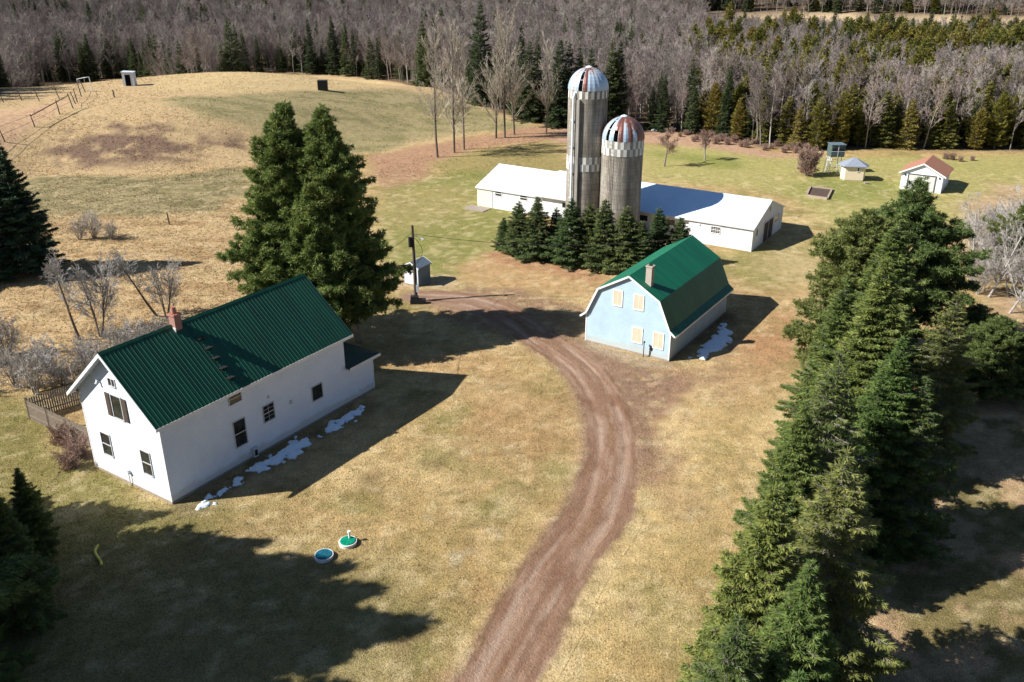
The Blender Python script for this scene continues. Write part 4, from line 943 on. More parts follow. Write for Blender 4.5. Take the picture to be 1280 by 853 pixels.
    if ladder:
        a = R(ladder); b = MB(); t_ = np.array([-math.sin(a), math.cos(a)]); p = np.array([math.cos(a), math.sin(a)])*(r+.14)
        for s_ in (-.2, .2): q_ = p+t_*s_; b.tube([(*q_, 0.), (*q_, hc+.1)], .022, 5)
        z = .3
        while z < hc: b.tube([(*(p-t_*.2), z), (*(p+t_*.2), z)], .016, 4); z += .38
        b.build('ladder', M['hoop'], root)
    return root
def rust_a(ang, g, gore, i):
    if 255 < ang < 268: return .60
    if 268 <= ang < 285: return .05+.10*max(0, i-3)
    return (.0 if (gore % 5) else .14)+.05*max(0, i-2)
def rust_b(ang, g, gore, i):
    if 185 < ang < 242: return -.2
    if 242 <= ang < 266: return .62
    if 266 <= ang < 282: return .02+.05*i
    if 282 <= ang < 296: return .55
    if 296 <= ang < 304: return .05+.06*i
    return .5
silo(8.45, 100.5, 2.2, 16.3, 'taller concrete silo with blue and rust striped dome and white fill pipe', [(16.25, 1, False), (9.1, 2, True)], [(236, 255, 0, 7)], rust_a, 226, None, 0)
silo(12.3, 98.2, 2.3, 11.3, 'shorter concrete silo with rust red dome and checkered band under it', [(11.28, 2, True)], [(214, 228, 0, 6), (236, 256, 0, 2)], rust_b, None, 231, 0)

# ------------------------------------------------------------------ small buildings and yard things
# storage shed by the pole
x, y, z = at(509, 357)
sh = empty('storage_shed', (x+.95, y+.9, z), -.55, 'small pale plastic storage shed with double doors beside the utility pole', 'shed')
b = MB(); b.box(-.9, .9, -1.05, 1.05, 0, .12, 0); b.build('base', M['rock'], sh)
b = MB(); b.prism([(-.85, .12), (.85, .12), (.85, 1.9), (0, 2.3), (-.85, 1.9)], -1.0, -.96); b.build('front_wall', M['shed_blue'], sh)
b = MB(); b.prism([(-.85, .12), (.85, .12), (.85, 1.9), (0, 2.3), (-.85, 1.9)], -.96, 1.0); b.build('side_walls', M['shed_grey'], sh)
b = MB()
for s_ in (-1, 1): b.prism([(0, 2.42), (s_*1.0, 1.9), (s_*1.0, 1.83), (0, 2.34)], -1.1, 1.1)
b.build('roof', M['shed_grey'], sh)
for yy in (-1.13, 1.1):
    b = MB()
    for s_ in (-1, 1): b.prism([(0, 2.44), (s_*1.03, 1.9), (s_*1.03, 1.8), (0, 2.33)], yy, yy+.03)
    b.build('roof_edge', M['white_trim'], sh)
for s_ in (-1, 1):
    b = MB(); b.box(min(s_*.02, s_*.62), max(s_*.02, s_*.62), -1.03, -1.001, .15, 1.85); d = b.build('door', M['white_trim'], sh)
    b = MB()
    for i in (0, 1):
        for j in (0, 1): b.box(s_*.32-.13+i*.15, s_*.32-.02+i*.15, -1.04, -1.031, 1.35+j*.22, 1.52+j*.22)
    b.build('door_window', M['glass'], d)
# utility pole
x, y, z = at(520, 377)
up_ = empty('utility_pole', (x, y, z), 0, 'dark wooden utility pole with a small box near its top beside the storage shed', 'pole')
HP = 7.4
b = MB(); b.tube([(0, 0, -.5), (0, 0, 3), (-.02, 0, HP)], [.17, .15, .11], 12); b.build('pole_shaft', M['pole_wood'], up_)
b = MB(); b.tube([(-.25, -.1, HP-2.0), (-.25, -.1, HP-1.1)], [.19, .19], 14); b.bar((-.25, -.1, HP-1.5), (0, 0, HP-1.5), .06); b.build('transformer', M['dark'], up_)
b = MB(); b.box(.09, .32, -.2, .05, 1.0, 1.7); b.tube([(.2, -.05, 1.7), (.13, -.05, 5.0)], .025, 6); b.build('meter_box', M['galv'], up_)
b = MB(); b.bar((-.1, 0, HP-.9), (.75, 0, HP-1.15), .05); b.tube([(.75, 0, HP-1.2), (.9, 0, HP-1.35)], [.07, .13], 10); b.build('lamp_arm', M['galv'], up_)
b = MB()
pts = [(0, .1, HP-1.0)]
for t in np.linspace(0, 1, 12): pts.append((.35+.75*math.sin(t*3.1)*(.5+.5*t), .1, HP-1.0-3.0*t*(1 if t < .8 else .8+.2*(1-t))))
pts = [(.1+.7*math.sin(t*math.pi), .12, HP-1.2-2.6*t) for t in np.linspace(0, 1, 12)]
b.tube(pts, .022, 5, caps=False); b.build('cable_loop', M['dark'], up_)
b = MB()
b.box(-.55, .85, -.75, -.15, -.05, .45); b.box(-.5, .2, -.7, -.2, .45, .75)
tag(b.build('ground_box', M['dark'], None, (x+.1, y-.1, z)), 'dark low box at the foot of the utility pole', 'box')
def wire(p, q, sag, name, label):
    p = Vector(p); q = Vector(q); b = MB(); pts = []
    for t in np.linspace(0, 1, 24):
        v_ = p.lerp(q, t); v_.z -= sag*4*t*(1-t); pts.append(v_)
    b.tube(pts, .022, 4, caps=False); tag(b.build(name, M['black_metal']), label, 'wire')
wire((x, y, z+HP-.6), (*loc2w(-W/2, LM+.45), HR-.6), .9, 'power_line', 'thin overhead wire from the utility pole to the farmhouse')
wire((x, y, z+HP-.8), (BX-3.8*math.cos(.577)-12.6*-.545, BY+3.8*.545+12.6*.838, 6.5), .9, 'power_line', 'thin overhead wire from the utility pole toward the blue barn')

# garage
x, y, z = at(1124, 236); x2, y2, z2 = at(1170, 238)
ga = math.atan2(y2-y, x2-x); gw = math.hypot(x2-x, y2-y)
gw = 5.3
garage = empty('garage', (x, y, z), -.577, 'white garage with red brown shingle roof and one overhead door', 'garage')
gd, gh, gr = 6.0, 2.55, 3.9
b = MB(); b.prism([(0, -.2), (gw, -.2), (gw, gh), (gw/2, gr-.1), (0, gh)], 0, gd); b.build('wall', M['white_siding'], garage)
b = MB(); s_ = (gr-gh)/(gw/2); o = .38
b.prism([(-o, gh-s_*o), (gw/2, gr), (gw+o, gh-s_*o), (gw+o, gh-s_*o-.1), (gw/2, gr-.1), (-o, gh-s_*o-.1)], -.3, gd+.3); b.build('roof', M['shingle_red'], garage)
b = MB()
for sx in (-1, 1): xe = gw/2+sx*(gw/2+o); b.prism([(gw/2, gr-.01), (xe, gh-s_*o-.01), (xe, gh-s_*o-.2), (gw/2, gr-.2)], -.335, -.303)
b.build('fascia', M['white_trim'], garage)
b = MB(); b.box(.95, gw-.95, -.02, -.001, 0, 2.15)
for k in range(4): b.box(1.0, gw-1.0, -.035, -.02, .05+k*.53, .05+k*.53+.46)
d = b.build('overhead_door', M['garage_door'], garage)
b = MB(); b.box(.83, .95, -.07, -.001, 0, 2.3); b.box(gw-.95, gw-.83, -.07, -.001, 0, 2.3); b.box(.95, gw-.95, -.07, -.001, 2.17, 2.3); b.build('door_frame', M['post_wood'], d)
for xx in (.45, gw-.45): b = MB(); b.box(xx-.07, xx+.07, -.14, -.001, 1.95, 2.2); b.build('wall_lamp', M['dark'], garage)

# little cabin with a hipped roof
x, y, z = at(1055, 226)
cab = empty('garden_shed', (x, y, z), -.16, 'small beige six sided shed with grey hipped roof between deer blind and garage', 'shed')
pw = [(0, 0), (2.85, 0), (3.4, 1.3), (2.85, 2.7), (0, 2.7), (-.5, 1.3)]
def poly_prism(pts, z0, z1):
    m = MB(); n = len(pts); m.add([(a, c, z0) for a, c in pts]+[(a, c, z1) for a, c in pts], [tuple(range(n))[::-1], tuple(range(n, 2*n))]+[(i, (i+1) % n, n+(i+1) % n, n+i) for i in range(n)]); return m
pw = [(0, 0), (2.55, 0), (3.0, 1.2), (2.55, 2.5), (0, 2.5), (-.4, 1.2)]
poly_prism(pw, .12, 2.25).build('wall', M['beige_panel'], cab); poly_prism([(a*1.0, c-.02) for a, c in pw], -.2, .12).build('base', M['old_timber'], cab)
b = MB(); c0 = (1.3, 1.25); ov = [(c0[0]+(a-c0[0])*1.24, c0[1]+(c-c0[1])*1.24, 2.12) for a, c in pw]; n = len(ov)
b.add(ov+[(c0[0], c0[1], 3.2)]+[(a, c, 2.02) for a, c, _ in ov], [(i, (i+1) % n, n) for i in range(n)]+[(i, n+1+i, n+1+(i+1) % n, (i+1) % n) for i in range(n)]+[tuple(range(2*n, n, -1))]); b.build('roof', M['shingle_grey'], cab)
window(cab, 1.62, 1.85, 1.35, 1.95, 0, 'single')
x_, y_, z_ = at(1083, 230); b = MB(); b.box(-.3, .3, -.2, .2, -.1, .22); tag(b.build('stepping_stone', M['rock'], None, (x_, y_, z_)), 'small grey stone step in front of the beige shed', 'stone')

# raised deer blind on legs
x, y, z = at(1036, 217)
dl = empty('deer_blind', (x, y, z), .02, 'dark green box shaped deer blind raised on tall pale legs', 'hunting stand')
for (a, c) in ((0, 0), (1.75, 0), (0, 1.6), (1.75, 1.6)):
    b = MB(); tx, ty = .15+a*.83, .15+c*.8; b.bar((a-.1, c-.1, -.2), (tx, ty, 2.45), .09); b.build('leg', M['galv'], dl)
b = MB()
for zz in (.9, 1.8): b.bar((0.02, 0, zz), (1.7, 0, zz), .05); b.bar((0.02, 1.5, zz), (1.7, 1.5, zz), .05); b.bar((0, 0.02, zz), (0.02, 1.5, zz), .05)
b.bar((0, 0, .1), (1.6, 0, 1.8), .04); b.build('brace', M['galv'], dl)
b = MB(); b.box(-.1, 1.9, -.1, 1.7, 2.45, 4.2); b.build('cabin', M['stand_green'], dl)
b = MB(); b.box(-.2, 2.0, -.2, 1.8, 4.2, 4.27); b.build('roof', M['shed_grey'], dl)
b = MB(); b.box(.86, .94, -.13, -.101, 2.45, 4.2); b.box(-.1, 1.9, -.125, -.101, 3.22, 3.29); b.build('panel_trim', M['galv'], dl)
b = MB(); b.box(.05, .8, -.115, -.101, 3.3, 3.75); b.box(1.0, 1.8, -.115, -.101, 3.3, 3.75); b.build('shooting_window', M['dark'], dl)
b = MB(); b.bar((-.45, -.3, -.1), (-.1, .2, 2.5), .05); b.bar((-.9, .1, -.1), (-.5, .6, 2.5), .05)
for k in range(8): t = (k+.5)/8; b.bar((-.45+.35*t, -.3+.5*t, 2.5*t), (-.9+.4*t, .1+.5*t, 2.5*t), .035)
b.build('ladder', M['galv'], dl)

# raised bed
P = [at(1008, 246), at(1034, 250), at(1040, 238), at(1013, 235)]
cx_, cy_ = sum(p[0] for p in P)/4, sum(p[1] for p in P)/4; cz = sum(p[2] for p in P)/4
bed = empty('raised_bed', (cx_, cy_, cz), 0, 'square raised garden bed of dark soil edged with pale timbers', 'garden bed')
pp = [(p[0]-cx_, p[1]-cy_) for p in P]
b = MB(); b.add([(a, c, .12) for a, c in pp]+[(a, c, -.1) for a, c in pp], [(0, 1, 2, 3), (0, 4, 5, 1), (1, 5, 6, 2), (2, 6, 7, 3), (3, 7, 4, 0)]); b.build('soil', M['soil'], bed)
for i in range(4):
    a, c = pp[i], pp[(i+1) % 4]; b = MB(); b.bar((*a, .12), (*c, .12), .22, .34); b.build('edge_timber', M['old_timber'], bed)
# septic lids
def lid(u, v, r, mt, label, pipe):
    x, y, z = at(u, v); e = empty('septic_lid', (x, y, z), .3, label, 'tank lid')
    b = MB(); b.tube([(0, 0, -.1), (0, 0, .16)], [r*.98, r*.98], 40); b.tube([(0, 0, .16), (0, 0, .2)], [r*1.02, r], 40); b.build('riser_ring', M['checker_white'] if pipe else M['galv'], e)
    b = MB(); b.tube([(0, 0, .2), (0, 0, .245)], [r*.86, r*.82], 40)
    for k in range(8): a = k*math.pi/4; b.bar((.12*math.cos(a), .12*math.sin(a), .25), (r*.75*math.cos(a), r*.75*math.sin(a), .25), .03, .02)
    b.build('cover', mt, e)
    if pipe: b = MB(); b.tube([(.12, .18, .2), (.12, .18, .62)], .055, 10); b.tube([(.12, .18, .62), (.12, .18, .70)], [.10, .10], 10); b.build('vent_pipe', M['white_trim'], e)
lid(435, 680, .5, M['lid_green'], 'round green tank lid with a short white vent pipe in the lawn', True)
lid(405, 697, .52, M['lid_teal'], 'round blue green tank lid in the tree shadow on the lawn', False)
# bent yellow hose/pole in the shade
x, y, z = at(121, 697); b = MB(); pts = []
for t in np.linspace(0, 1, 10): a_ = at(123-4*math.sin(t*5), 683+25*t); pts.append((a_[0], a_[1], a_[2]+.06))
b.tube(pts, .075, 7); tag(b.build('yellow_tube', mottled('yellow_plastic', (.75, .62, .10), (.6, .5, .1), s=4, bs=0)), 'short bent yellow tube lying on the shaded lawn', 'tube')
# hut, black box, stump, far posts
x, y, z = at(163, 107); b = MB()
hut = empty('field_hut', (x, y, z), .12, 'small white hut with dark doorway at the edge of the hilltop field', 'hut')
b.box(-1.05, 1.05, -.9, .9, -.2, 2.5); b.prism([(-1.15, 2.5), (1.15, 2.5), (1.15, 2.58), (-1.15, 2.7)], -1, 1); b.build('wall', M['shed_blue'], hut)
b = MB(); b.box(-.55, .45, -.93, -.901, 0, 2.1); b.build('doorway', M['hole'], hut)
x, y, z = at(404, 113); e = empty('black_crate', (x, y, z), .1, 'black box shaped blind standing on the hilltop grass', 'box')
b = MB(); b.box(-.95, .95, -.8, .8, -.1, 1.9)
for k in range(4): b.box(-.97+k*.5, -.93+k*.5, -.84, .84, 0, 1.9)
b.build('case', M['black_metal'], e); b = MB(); b.box(-1.02, 1.02, -.87, .87, 1.9, 1.97); b.build('lid', M['black_metal'], e)
x, y, z = at(143, 122); b = MB(); b.tube([(0, 0, -.2), (-.08, 0, 1.35)], [.14, .11], 8); tag(b.build('tree_stump', M['pole_wood'], None, (x, y, z)), 'dark stub of a post on the hill left of the white hut', 'stump')
x, y, z = at(212, 281); b = MB(); b.tube([(0, 0, -.2), (-.1, 0, 1.5)], [.09, .08], 8); tag(b.build('field_post', M['pole_wood'], None, (x, y, z)), 'lone short post in the tan meadow behind the big evergreen', 'post')
# far fence line on the hill
fpx = [(7, 178, -8, 158), (44, 159, 36, 138), (75, 143, 67, 123), (92, 136, 82, 116), (95, 130, 88, 112), (97, 128, 91, 113), (102, 121, 97, 104), (107, 115, 103, 103), (-60, 215, -74, 190)]
fen = empty('wire_fence', (0, 0, 0), 0, 'line of leaning dark posts with sagging wire climbing the hill at far left', 'fence')
tops = []
for i, (u, v, ut, vt) in enumerate(sorted(fpx)):
    x, y, z = at(u, v); hp = 2.3+.3*math.sin(i*2.1); ln = -.45-.2*math.sin(i*1.7)
    b = MB(); b.tube([(x, y, z-.3), (x+ln, y, z+hp)], [.10, .07], 7); b.build('fence_post', M['pole_wood'], fen); tops.append((x, y, z, ln, hp))
b = MB()
for p, q in zip(tops[:-1], tops[1:]):
    for f_ in (.45, .9): b.bar((p[0]+p[3]*f_, p[1], p[2]+p[4]*f_), (q[0]+q[3]*f_, q[1], q[2]+q[4]*f_), .035)
b.build('fence_wire', M['hoop'], fen)
b = MB()
for k in (2, 3): p, q = tops[k], tops[k+1]; b.bar((p[0]+p[3]*.85, p[1], p[2]+p[4]*.85), (q[0]+q[3]*.85, q[1], q[2]+q[4]*.85), .10)
b.build('rail', M['pole_wood'], fen)
fen2 = empty('wire_fence', (0, 0, 0), 0, 'second row of thin leaning posts before the dark woods at far left', 'fence')
for (u, v) in [(5, 128), (28, 126), (50, 127), (75, 124), (-20, 131), (-45, 136)]:
    x, y, z = at(u, v); b = MB(); b.tube([(x, y, z-.3), (x-.7, y, z+2.4)], [.08, .06], 6); b.build('fence_post', M['pole_wood'], fen2)
pts2 = [at(u, v) for u, v in [(-45, 136), (-20, 131), (5, 128), (28, 126), (50, 127), (75, 124)]]
b = MB()
for p, q in zip(pts2[:-1], pts2[1:]): b.bar((p[0]-.5, p[1], p[2]+1.7), (q[0]-.5, q[1], q[2]+1.7), .03)
b.build('fence_wire', M['hoop'], fen2)
x, y, z = at(108, 115); e = empty('metal_arch', (x, y, z), 0, 'pale metal arch frame at the top end of the hill fence', 'gate')
b = MB(); b.tube([(-1.2, 0, -.2), (-1.35, 0, 2.3), (0, 0, 2.55), (1.0, 0, 2.7), (1.2, 0, -.2)], .07, 7); b.build('frame', M['galv'], e)
b = MB(); b.bar((-.9, 0, 0), (-1.0, 0, 2.3), .04); b.bar((0, 0, 0), (0, 0, 2.5), .04); b.build('bars', M['galv'], e)
# upturned pale boat shape at the edge of the woods
x, y, z = at(829, 164); e = MB(); n = 9; vs = []; fs = []
for i in range(n):
    t = i/(n-1)*2-1; wv = .62*(1-abs(t)**2.4)+.03; hv = .42*(1-t*t*.5)
    vs += [(t*2.2, -wv, .05), (t*2.2, -wv*.6, hv), (t*2.2, wv*.6, hv), (t*2.2, wv, .05)]
for i in range(n-1):
    for k in range(3): fs.append((i*4+k, (i+1)*4+k, (i+1)*4+k+1, i*4+k+1))
e.add(vs, fs); e.add([vs[0], vs[1], vs[2], vs[3]], [(0, 1, 2, 3)]); e.add(vs[-4:], [(3, 2, 1, 0)])
tag(e.build('rowing_boat', M['shed_blue'], None, (x, y, z), -.15), 'pale upturned boat lying at the edge of the woods behind the silos', 'boat')

# snow lying along shaded walls
def snow(name, pts, label, thr=.5, rag=1.1, th=.16, strand=1.):
    poly = [at(*p)[:2] for p in pts]; xa = [p[0] for p in poly]; ya = [p[1] for p in poly]
    st = .11; gx_ = np.arange(min(xa)-.6, max(xa)+.6, st); gy_ = np.arange(min(ya)-.6, max(ya)+.6, st); A_, B_ = np.meshgrid(gx_, gy_); a = A_.ravel(); c = B_.ravel()
    sd = seg_sd(a, c, poly); f = sd-.24+rag*(1.0*(fbm(a, c, 1.1, 88)-thr)+1.5*(fbm(a, c, .42, 89, 3)-.5)); keep = f > 0
    hgt = height(a, c)+np.where(keep, .03+th*np.minimum(1, f*3)**.6*(.5+.9*fbm(a, c, .5, 12)), -.08)
    ny, nx = A_.shape; ix = np.arange(nx*ny).reshape(ny, nx)
    Fq = np.stack([ix[:-1, :-1], ix[:-1, 1:], ix[1:, 1:], ix[1:, :-1]], -1).reshape(-1, 4); kk = keep[Fq].any(1); Fq = Fq[kk]
    u_, inv = np.unique(Fq, return_inverse=True); V_ = np.stack([a, c, hgt], 1)[u_]
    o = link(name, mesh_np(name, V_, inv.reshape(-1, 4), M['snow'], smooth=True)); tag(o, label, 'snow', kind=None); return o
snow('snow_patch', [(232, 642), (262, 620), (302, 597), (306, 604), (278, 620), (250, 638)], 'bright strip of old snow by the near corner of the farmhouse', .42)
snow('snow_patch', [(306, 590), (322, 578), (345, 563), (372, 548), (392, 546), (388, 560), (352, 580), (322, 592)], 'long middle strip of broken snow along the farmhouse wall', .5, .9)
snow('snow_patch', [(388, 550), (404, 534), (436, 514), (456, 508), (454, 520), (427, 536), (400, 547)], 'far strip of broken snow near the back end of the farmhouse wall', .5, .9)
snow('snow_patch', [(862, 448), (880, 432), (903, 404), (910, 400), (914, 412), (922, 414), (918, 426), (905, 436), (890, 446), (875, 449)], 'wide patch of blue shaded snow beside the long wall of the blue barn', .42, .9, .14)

# ------------------------------------------------------------------ the big evergreens
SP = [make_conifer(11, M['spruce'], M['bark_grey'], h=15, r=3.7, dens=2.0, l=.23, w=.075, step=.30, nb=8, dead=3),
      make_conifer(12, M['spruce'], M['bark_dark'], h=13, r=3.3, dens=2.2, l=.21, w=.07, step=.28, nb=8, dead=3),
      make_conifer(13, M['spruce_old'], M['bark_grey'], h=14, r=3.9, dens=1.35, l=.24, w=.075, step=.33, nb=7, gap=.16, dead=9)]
def grow(kind, pair, u, v, h, h0, label, cat='tree', group=None, name='spruce_tree', rz=None, wide=1., top=True):
    x, y, z = top_at(u, v, h) if top else at(u, v); s = h/h0
    return plant(name, pair, (x, y, z-.05), random.random()*6.28 if rz is None else rz, s*wide, label, cat, group, sz=s)
GR = 'tall evergreens in the row along the driveway'
WP = [make_conifer(21, M['pine'], M['bark_dark'], h=15, r=5.2, dens=1.7, l=.29, w=.07, kind='pine', step=.40, nb=8, z0=.08),
      make_conifer(22, M['pine'], M['bark_dark'], h=14, r=4.4, dens=1.8, l=.28, w=.07, kind='pine', step=.40, nb=8, z0=.06)]
grow(0, WP[0], 1150, 226, 14.5, 15, 'broad pine with blue green tufts, just below the white garage', group=GR, name='pine_tree', wide=1.15)
grow(0, WP[1], 1085, 262, 13.0, 14, 'leftmost broad pine at the far end of the evergreen row', group=GR, name='pine_tree', wide=1.15)
grow(0, SP[0], 1128, 262, 15.5, 15, 'tall dark spruce standing between the two broad pines', group=GR, wide=1.15)
grow(0, SP[1], 1110, 322, 14.5, 13, 'slender pointed spruce in front of the broad pines', group=GR, wide=1.15)
grow(0, SP[0], 1060, 345, 12.5, 15, 'pointed spruce on the left edge of the row beside the lawn', group=GR, wide=1.10)
grow(0, SP[2], 1199, 364, 11.5, 14, 'separate yellow green spruce at the right side of the row', group=GR, wide=1.10)
grow(0, SP[1], 1130, 420, 12.5, 13, 'spruce in the middle of the row behind the brownish topped one', group=GR, wide=1.10)
grow(0, SP[2], 1052, 438, 13, 14, 'spruce with a brownish tip about halfway down the row', group=GR, wide=1.10)
grow(0, SP[0], 1008, 500, 11.5, 15, 'mid green spruce left of the sparse one in the row', group=GR, wide=1.10)
grow(0, SP[2], 1060, 560, 12.5, 14, 'sparse spruce with pale branches showing near the lower part of the row', group=GR, wide=1.15)
grow(0, SP[1], 970, 606, 12, 13, 'bright green spruce with a clear pointed top by the driveway', group=GR, wide=1.10)
grow(0, SP[0], 1015, 700, 11, 15, 'dense green spruce low in the row near the bottom edge', group=GR, wide=1.10)
grow(0, SP[2], 925, 770, 9.5, 14, 'lowest spruce in the row with grey dead twigs at its centre', group=GR, wide=1.2)
grow(0, SP[1], 1000, 840, 9.5, 13, 'spruce cut by the bottom edge of the picture beside the lowest one', group=GR, wide=1.15)
grow(0, SP[0], 1040, 905, 10.5, 15, 'spruce below the bottom edge at the end of the row', group=GR, wide=1.15)
grow(0, SP[2], 1160, 470, 10.5, 14, 'shaded sparse spruce on the right flank of the row', group=GR, wide=1.10)
# evergreens and bare trees right of the row
grow(0, WP[1], 1255, 395, 6.5, 14, 'low spreading green pine at the right edge behind the bare trees', name='pine_tree', wide=1.35)
grow(0, WP[1], 1225, 380, 5.5, 14, 'low rounded green pine between the row and the right edge', name='pine_tree', wide=1.4)
grow(0, WP[0], 1290, 248, 8.5, 15, 'dark pine just outside the upper right edge behind the bare trees', name='pine_tree', wide=1.0)
# big double topped pine behind the house
BPN = make_conifer(31, M['pine_sunny'], M['bark_grey'], h=19.4, r=4.6, gap=.04, dens=1.9, l=.30, w=.08, kind='wide', step=.40, nb=9, z0=.085, leaders=((-2.9, 1.4, 1.), (2.9, -1.4, .985), (.4, -3.2, .70)), dead=2)
x, y, z = gz(404, 424)+(0.,)
plant('pine_tree', BPN, (x, y, hz(x, y)), .25, 1, 'huge dark pine with two tops rising behind the farmhouse')
# spruces at the left edge of the meadow
BS = make_conifer(41, M['spruce_blue'], M['bark_dark'], h=14, r=4.4, dens=1.0, l=.34, w=.12, step=.34, nb=8)
x, y, z = at(34, 342); plant('spruce_tree', BS, (x, y, z), 1., .96, 'dark blue green spruce at the left edge of the meadow')
x, y, z = at(-22, 352); plant('spruce_tree', BS, (x, y, z), 3., .85, 'second dark spruce cut by the left edge behind the first')
# trees beyond the lower left corner; one shows as a dark mass, all throw the big shadow over the lawn
for (lx, ly, h_, pr, lb) in ((-24.0, 34.4, 7.5, SP[0], 'dark shaded spruce filling the lower left corner'), (-28.5, 29.0, 19.6, SP[1], 'tall spruce outside the lower left corner throwing the longest shadow'), (-34.5, 40.2, 11.5, SP[0], 'spruce outside the left edge level with the farmhouse gable'), (-23.2, 28.6, 7.0, SP[1], 'smaller shaded spruce below the one filling the lower left corner'), (-32.0, 36.6, 14.8, SP[0], 'spruce outside the left edge between the lawn shade and the gable'), (-29.5, 31.8, 18.2, SP[1], 'tall spruce outside the left edge in the middle of the shade trees'), (-26.5, 21.0, 16, SP[0], 'spruce behind the lower left corner nearest the camera'), (-25.8, 39.3, 5.5, SP[1], 'low dark spruce at the left edge above the shaded corner'),
                             (-27.0, 24.5, 17.5, SP[2], 'tall spruce hidden in the shade below the corner one'), (-29.8, 34.0, 17.2, SP[0], 'tall spruce outside the left edge beside the shaded lawn'), (-33.5, 26.5, 19, SP[2], 'tallest spruce standing left of the shaded lawn')):
    h0 = {0: 15, 1: 13, 2: 14}[[k for k in range(3) if SP[k] is pr][0]]
    plant('spruce_tree', pr, (lx, ly, hz(lx, ly)), random.random()*6, h_/h0*(1.5 if h_ > 10 else 1.1), lb, sz=h_/h0)
# small spruces before the silos
SS = [make_conifer(51, M['young_spruce'], M['bark_dark'], h=6.5, r=2.2, dens=1.6, l=.2, w=.08, step=.26, nb=7, z0=.02),
      make_conifer(52, M['young_spruce'], M['bark_dark'], h=6.5, r=2.0, dens=1.6, l=.2, w=.08, step=.25, nb=7, z0=.02)]
small = [(630, 272, 3.6, 'small leftmost'), (649, 251, 6.0, 'second from the left'), (672, 247, 6.6, 'dark spiky third'), (696, 259, 5.4, 'shorter fourth'), (715, 250, 6.8, 'fifth, before the white fill pipe'),
         (738, 253, 6.6, 'sixth, between the two silos'), (757, 250, 7.2, 'tallest, before the shorter silo'), (784, 258, 6.8, 'eighth, right of the shorter silo base'), (803, 277, 5.4, 'small ninth, below the blue shadow'),
         (825, 259, 6.2, 'plump tenth, by the blue roof shadow'), (852, 272, 5.2, 'last one at the right end')]
for i, (u, v, h_, d_) in enumerate(small):
    grow(0, SS[i % 2], u, v, h_, 6.5, 'young spruce in the clump before the silos, %s' % d_, group='young spruces planted before the silos', wide=1.32+.12*math.sin(i*2.))

# ------------------------------------------------------------------ bare trees near and far
ROWT = [make_bare(61, M['bark_dark'], M['twig_row'], h=20, trunk_r=.20, spread=.36, levels=4, up=.8, twig=.028, kids=(40, 12, 7, 3), start=.16, lens=.34),
        make_bare(62, M['bark_dark'], M['twig_row'], h=20, trunk_r=.19, spread=.34, levels=4, up=.8, twig=.028, kids=(42, 12, 7, 3), start=.14, lens=.32)]
rows = [(547, 197, 19.5, 'first'), (568, 191, 19.5, 'second'), (580, 187, 19, 'third'), (620, 173, 20.5, 'fourth'), (631, 172, 20.5, 'fifth'), (643, 168, 20, 'sixth'), (683, 168, 16, 'last and shorter')]
for i, (u, v, h_, d_) in enumerate(rows):
    x, y, z = at(u, v); plant('bare_tree', ROWT[i % 2], (x, y, z), i*1.3, h_/20, 'tall leafless poplar at the field edge, %s of the seven from the left' % d_, group='tall bare poplars left of the silos', tilt=(0, (-.06 if i == 0 else random.uniform(-.02, .02))))
AP = make_bare(63, M['bark_grey'], M['twig_pink'], h=4.2, trunk_r=.15, spread=.5, levels=4, up=.4, twig=.026, kids=(14, 8, 6, 4), start=.3, lens=.62)
x, y, z = at(830, 208); plant('fruit_tree', AP, (x, y, z), .4, 1.15, 'small bare fruit tree with dark forked trunk on the lawn behind the silos')
x, y, z = at(881, 201); plant('fruit_tree', AP, (x, y, z), 2.4, .95, 'smaller thin bare fruit tree further right on the lawn')
RB = make_bare(64, M['bark_grey'], M['twig_pink'], h=3.3, trunk_r=.045, spread=.34, levels=3, up=.15, twig=.028, kids=(11, 8, 6), start=.12, multi=34, lens=.42, wob=.16)
x, y, z = at(1009, 220); plant('round_shrub', RB, (x, y, z), 0, 1.35, 'round leafless pinkish shrub left of the deer blind', 'shrub')
SH = [make_bare(65, M['bark_grey'], M['twig_light'], h=3.8, trunk_r=.05, spread=.4, levels=3, up=.1, twig=.018, kids=(9, 7, 5), start=.1, multi=10, lens=.5, wob=.2),
      make_bare(66, M['bark_grey'], M['twig_light'], h=3.0, trunk_r=.04, spread=.45, levels=3, up=.05, twig=.018, kids=(9, 7, 5), start=.1, multi=11, lens=.5, wob=.22)]
shr = [(20, 470), (-10, 440), (45, 478), (80, 468), (120, 458), (60, 452), (150, 446), (105, 440), (185, 440), (170, 425), (215, 432), (-40, 480), (10, 430)]
for i, (u, v) in enumerate(shr):
    x, y, z = at(u, v+14); plant('bare_shrub', SH[i % 2], (x, y, z), i*1.1, .85+.25*math.sin(i*2.3)**2, 'tangled grey leafless shrub in the thicket behind the farmhouse', 'shrub', 'tangled grey shrubs behind the farmhouse')
for i, (u, v, s_) in enumerate([(118, 298, .9), (100, 300, .7), (140, 300, .6), (1005+245, 320, 1.1), (1215, 300, .8)]):
    x, y, z = at(u, v); plant('bare_shrub', SH[0], (x, y, z), i, s_, ['grey bare shrub right of the blue green spruce in the meadow', 'smaller bare shrub touching the blue green spruce', 'low bare shrub on the meadow between spruce and lone post', 'wide bare shrub in front of the white branched tree', 'thin bare shrub between the garage and the white branched tree'][i], 'shrub')
MT = [make_bare(67, M['bark_dark'], M['twig_light'], h=6.4, trunk_r=.12, spread=.42, levels=4, up=.35, twig=.024, kids=(16, 9, 6, 4), start=.22, lens=.5, wob=.14),
      make_bare(68, M['bark_dark'], M['twig_light'], h=6.8, trunk_r=.08, spread=.4, levels=3, up=.4, twig=.024, kids=(15, 9, 7), start=.2, lens=.42, wob=.14, multi=5)]
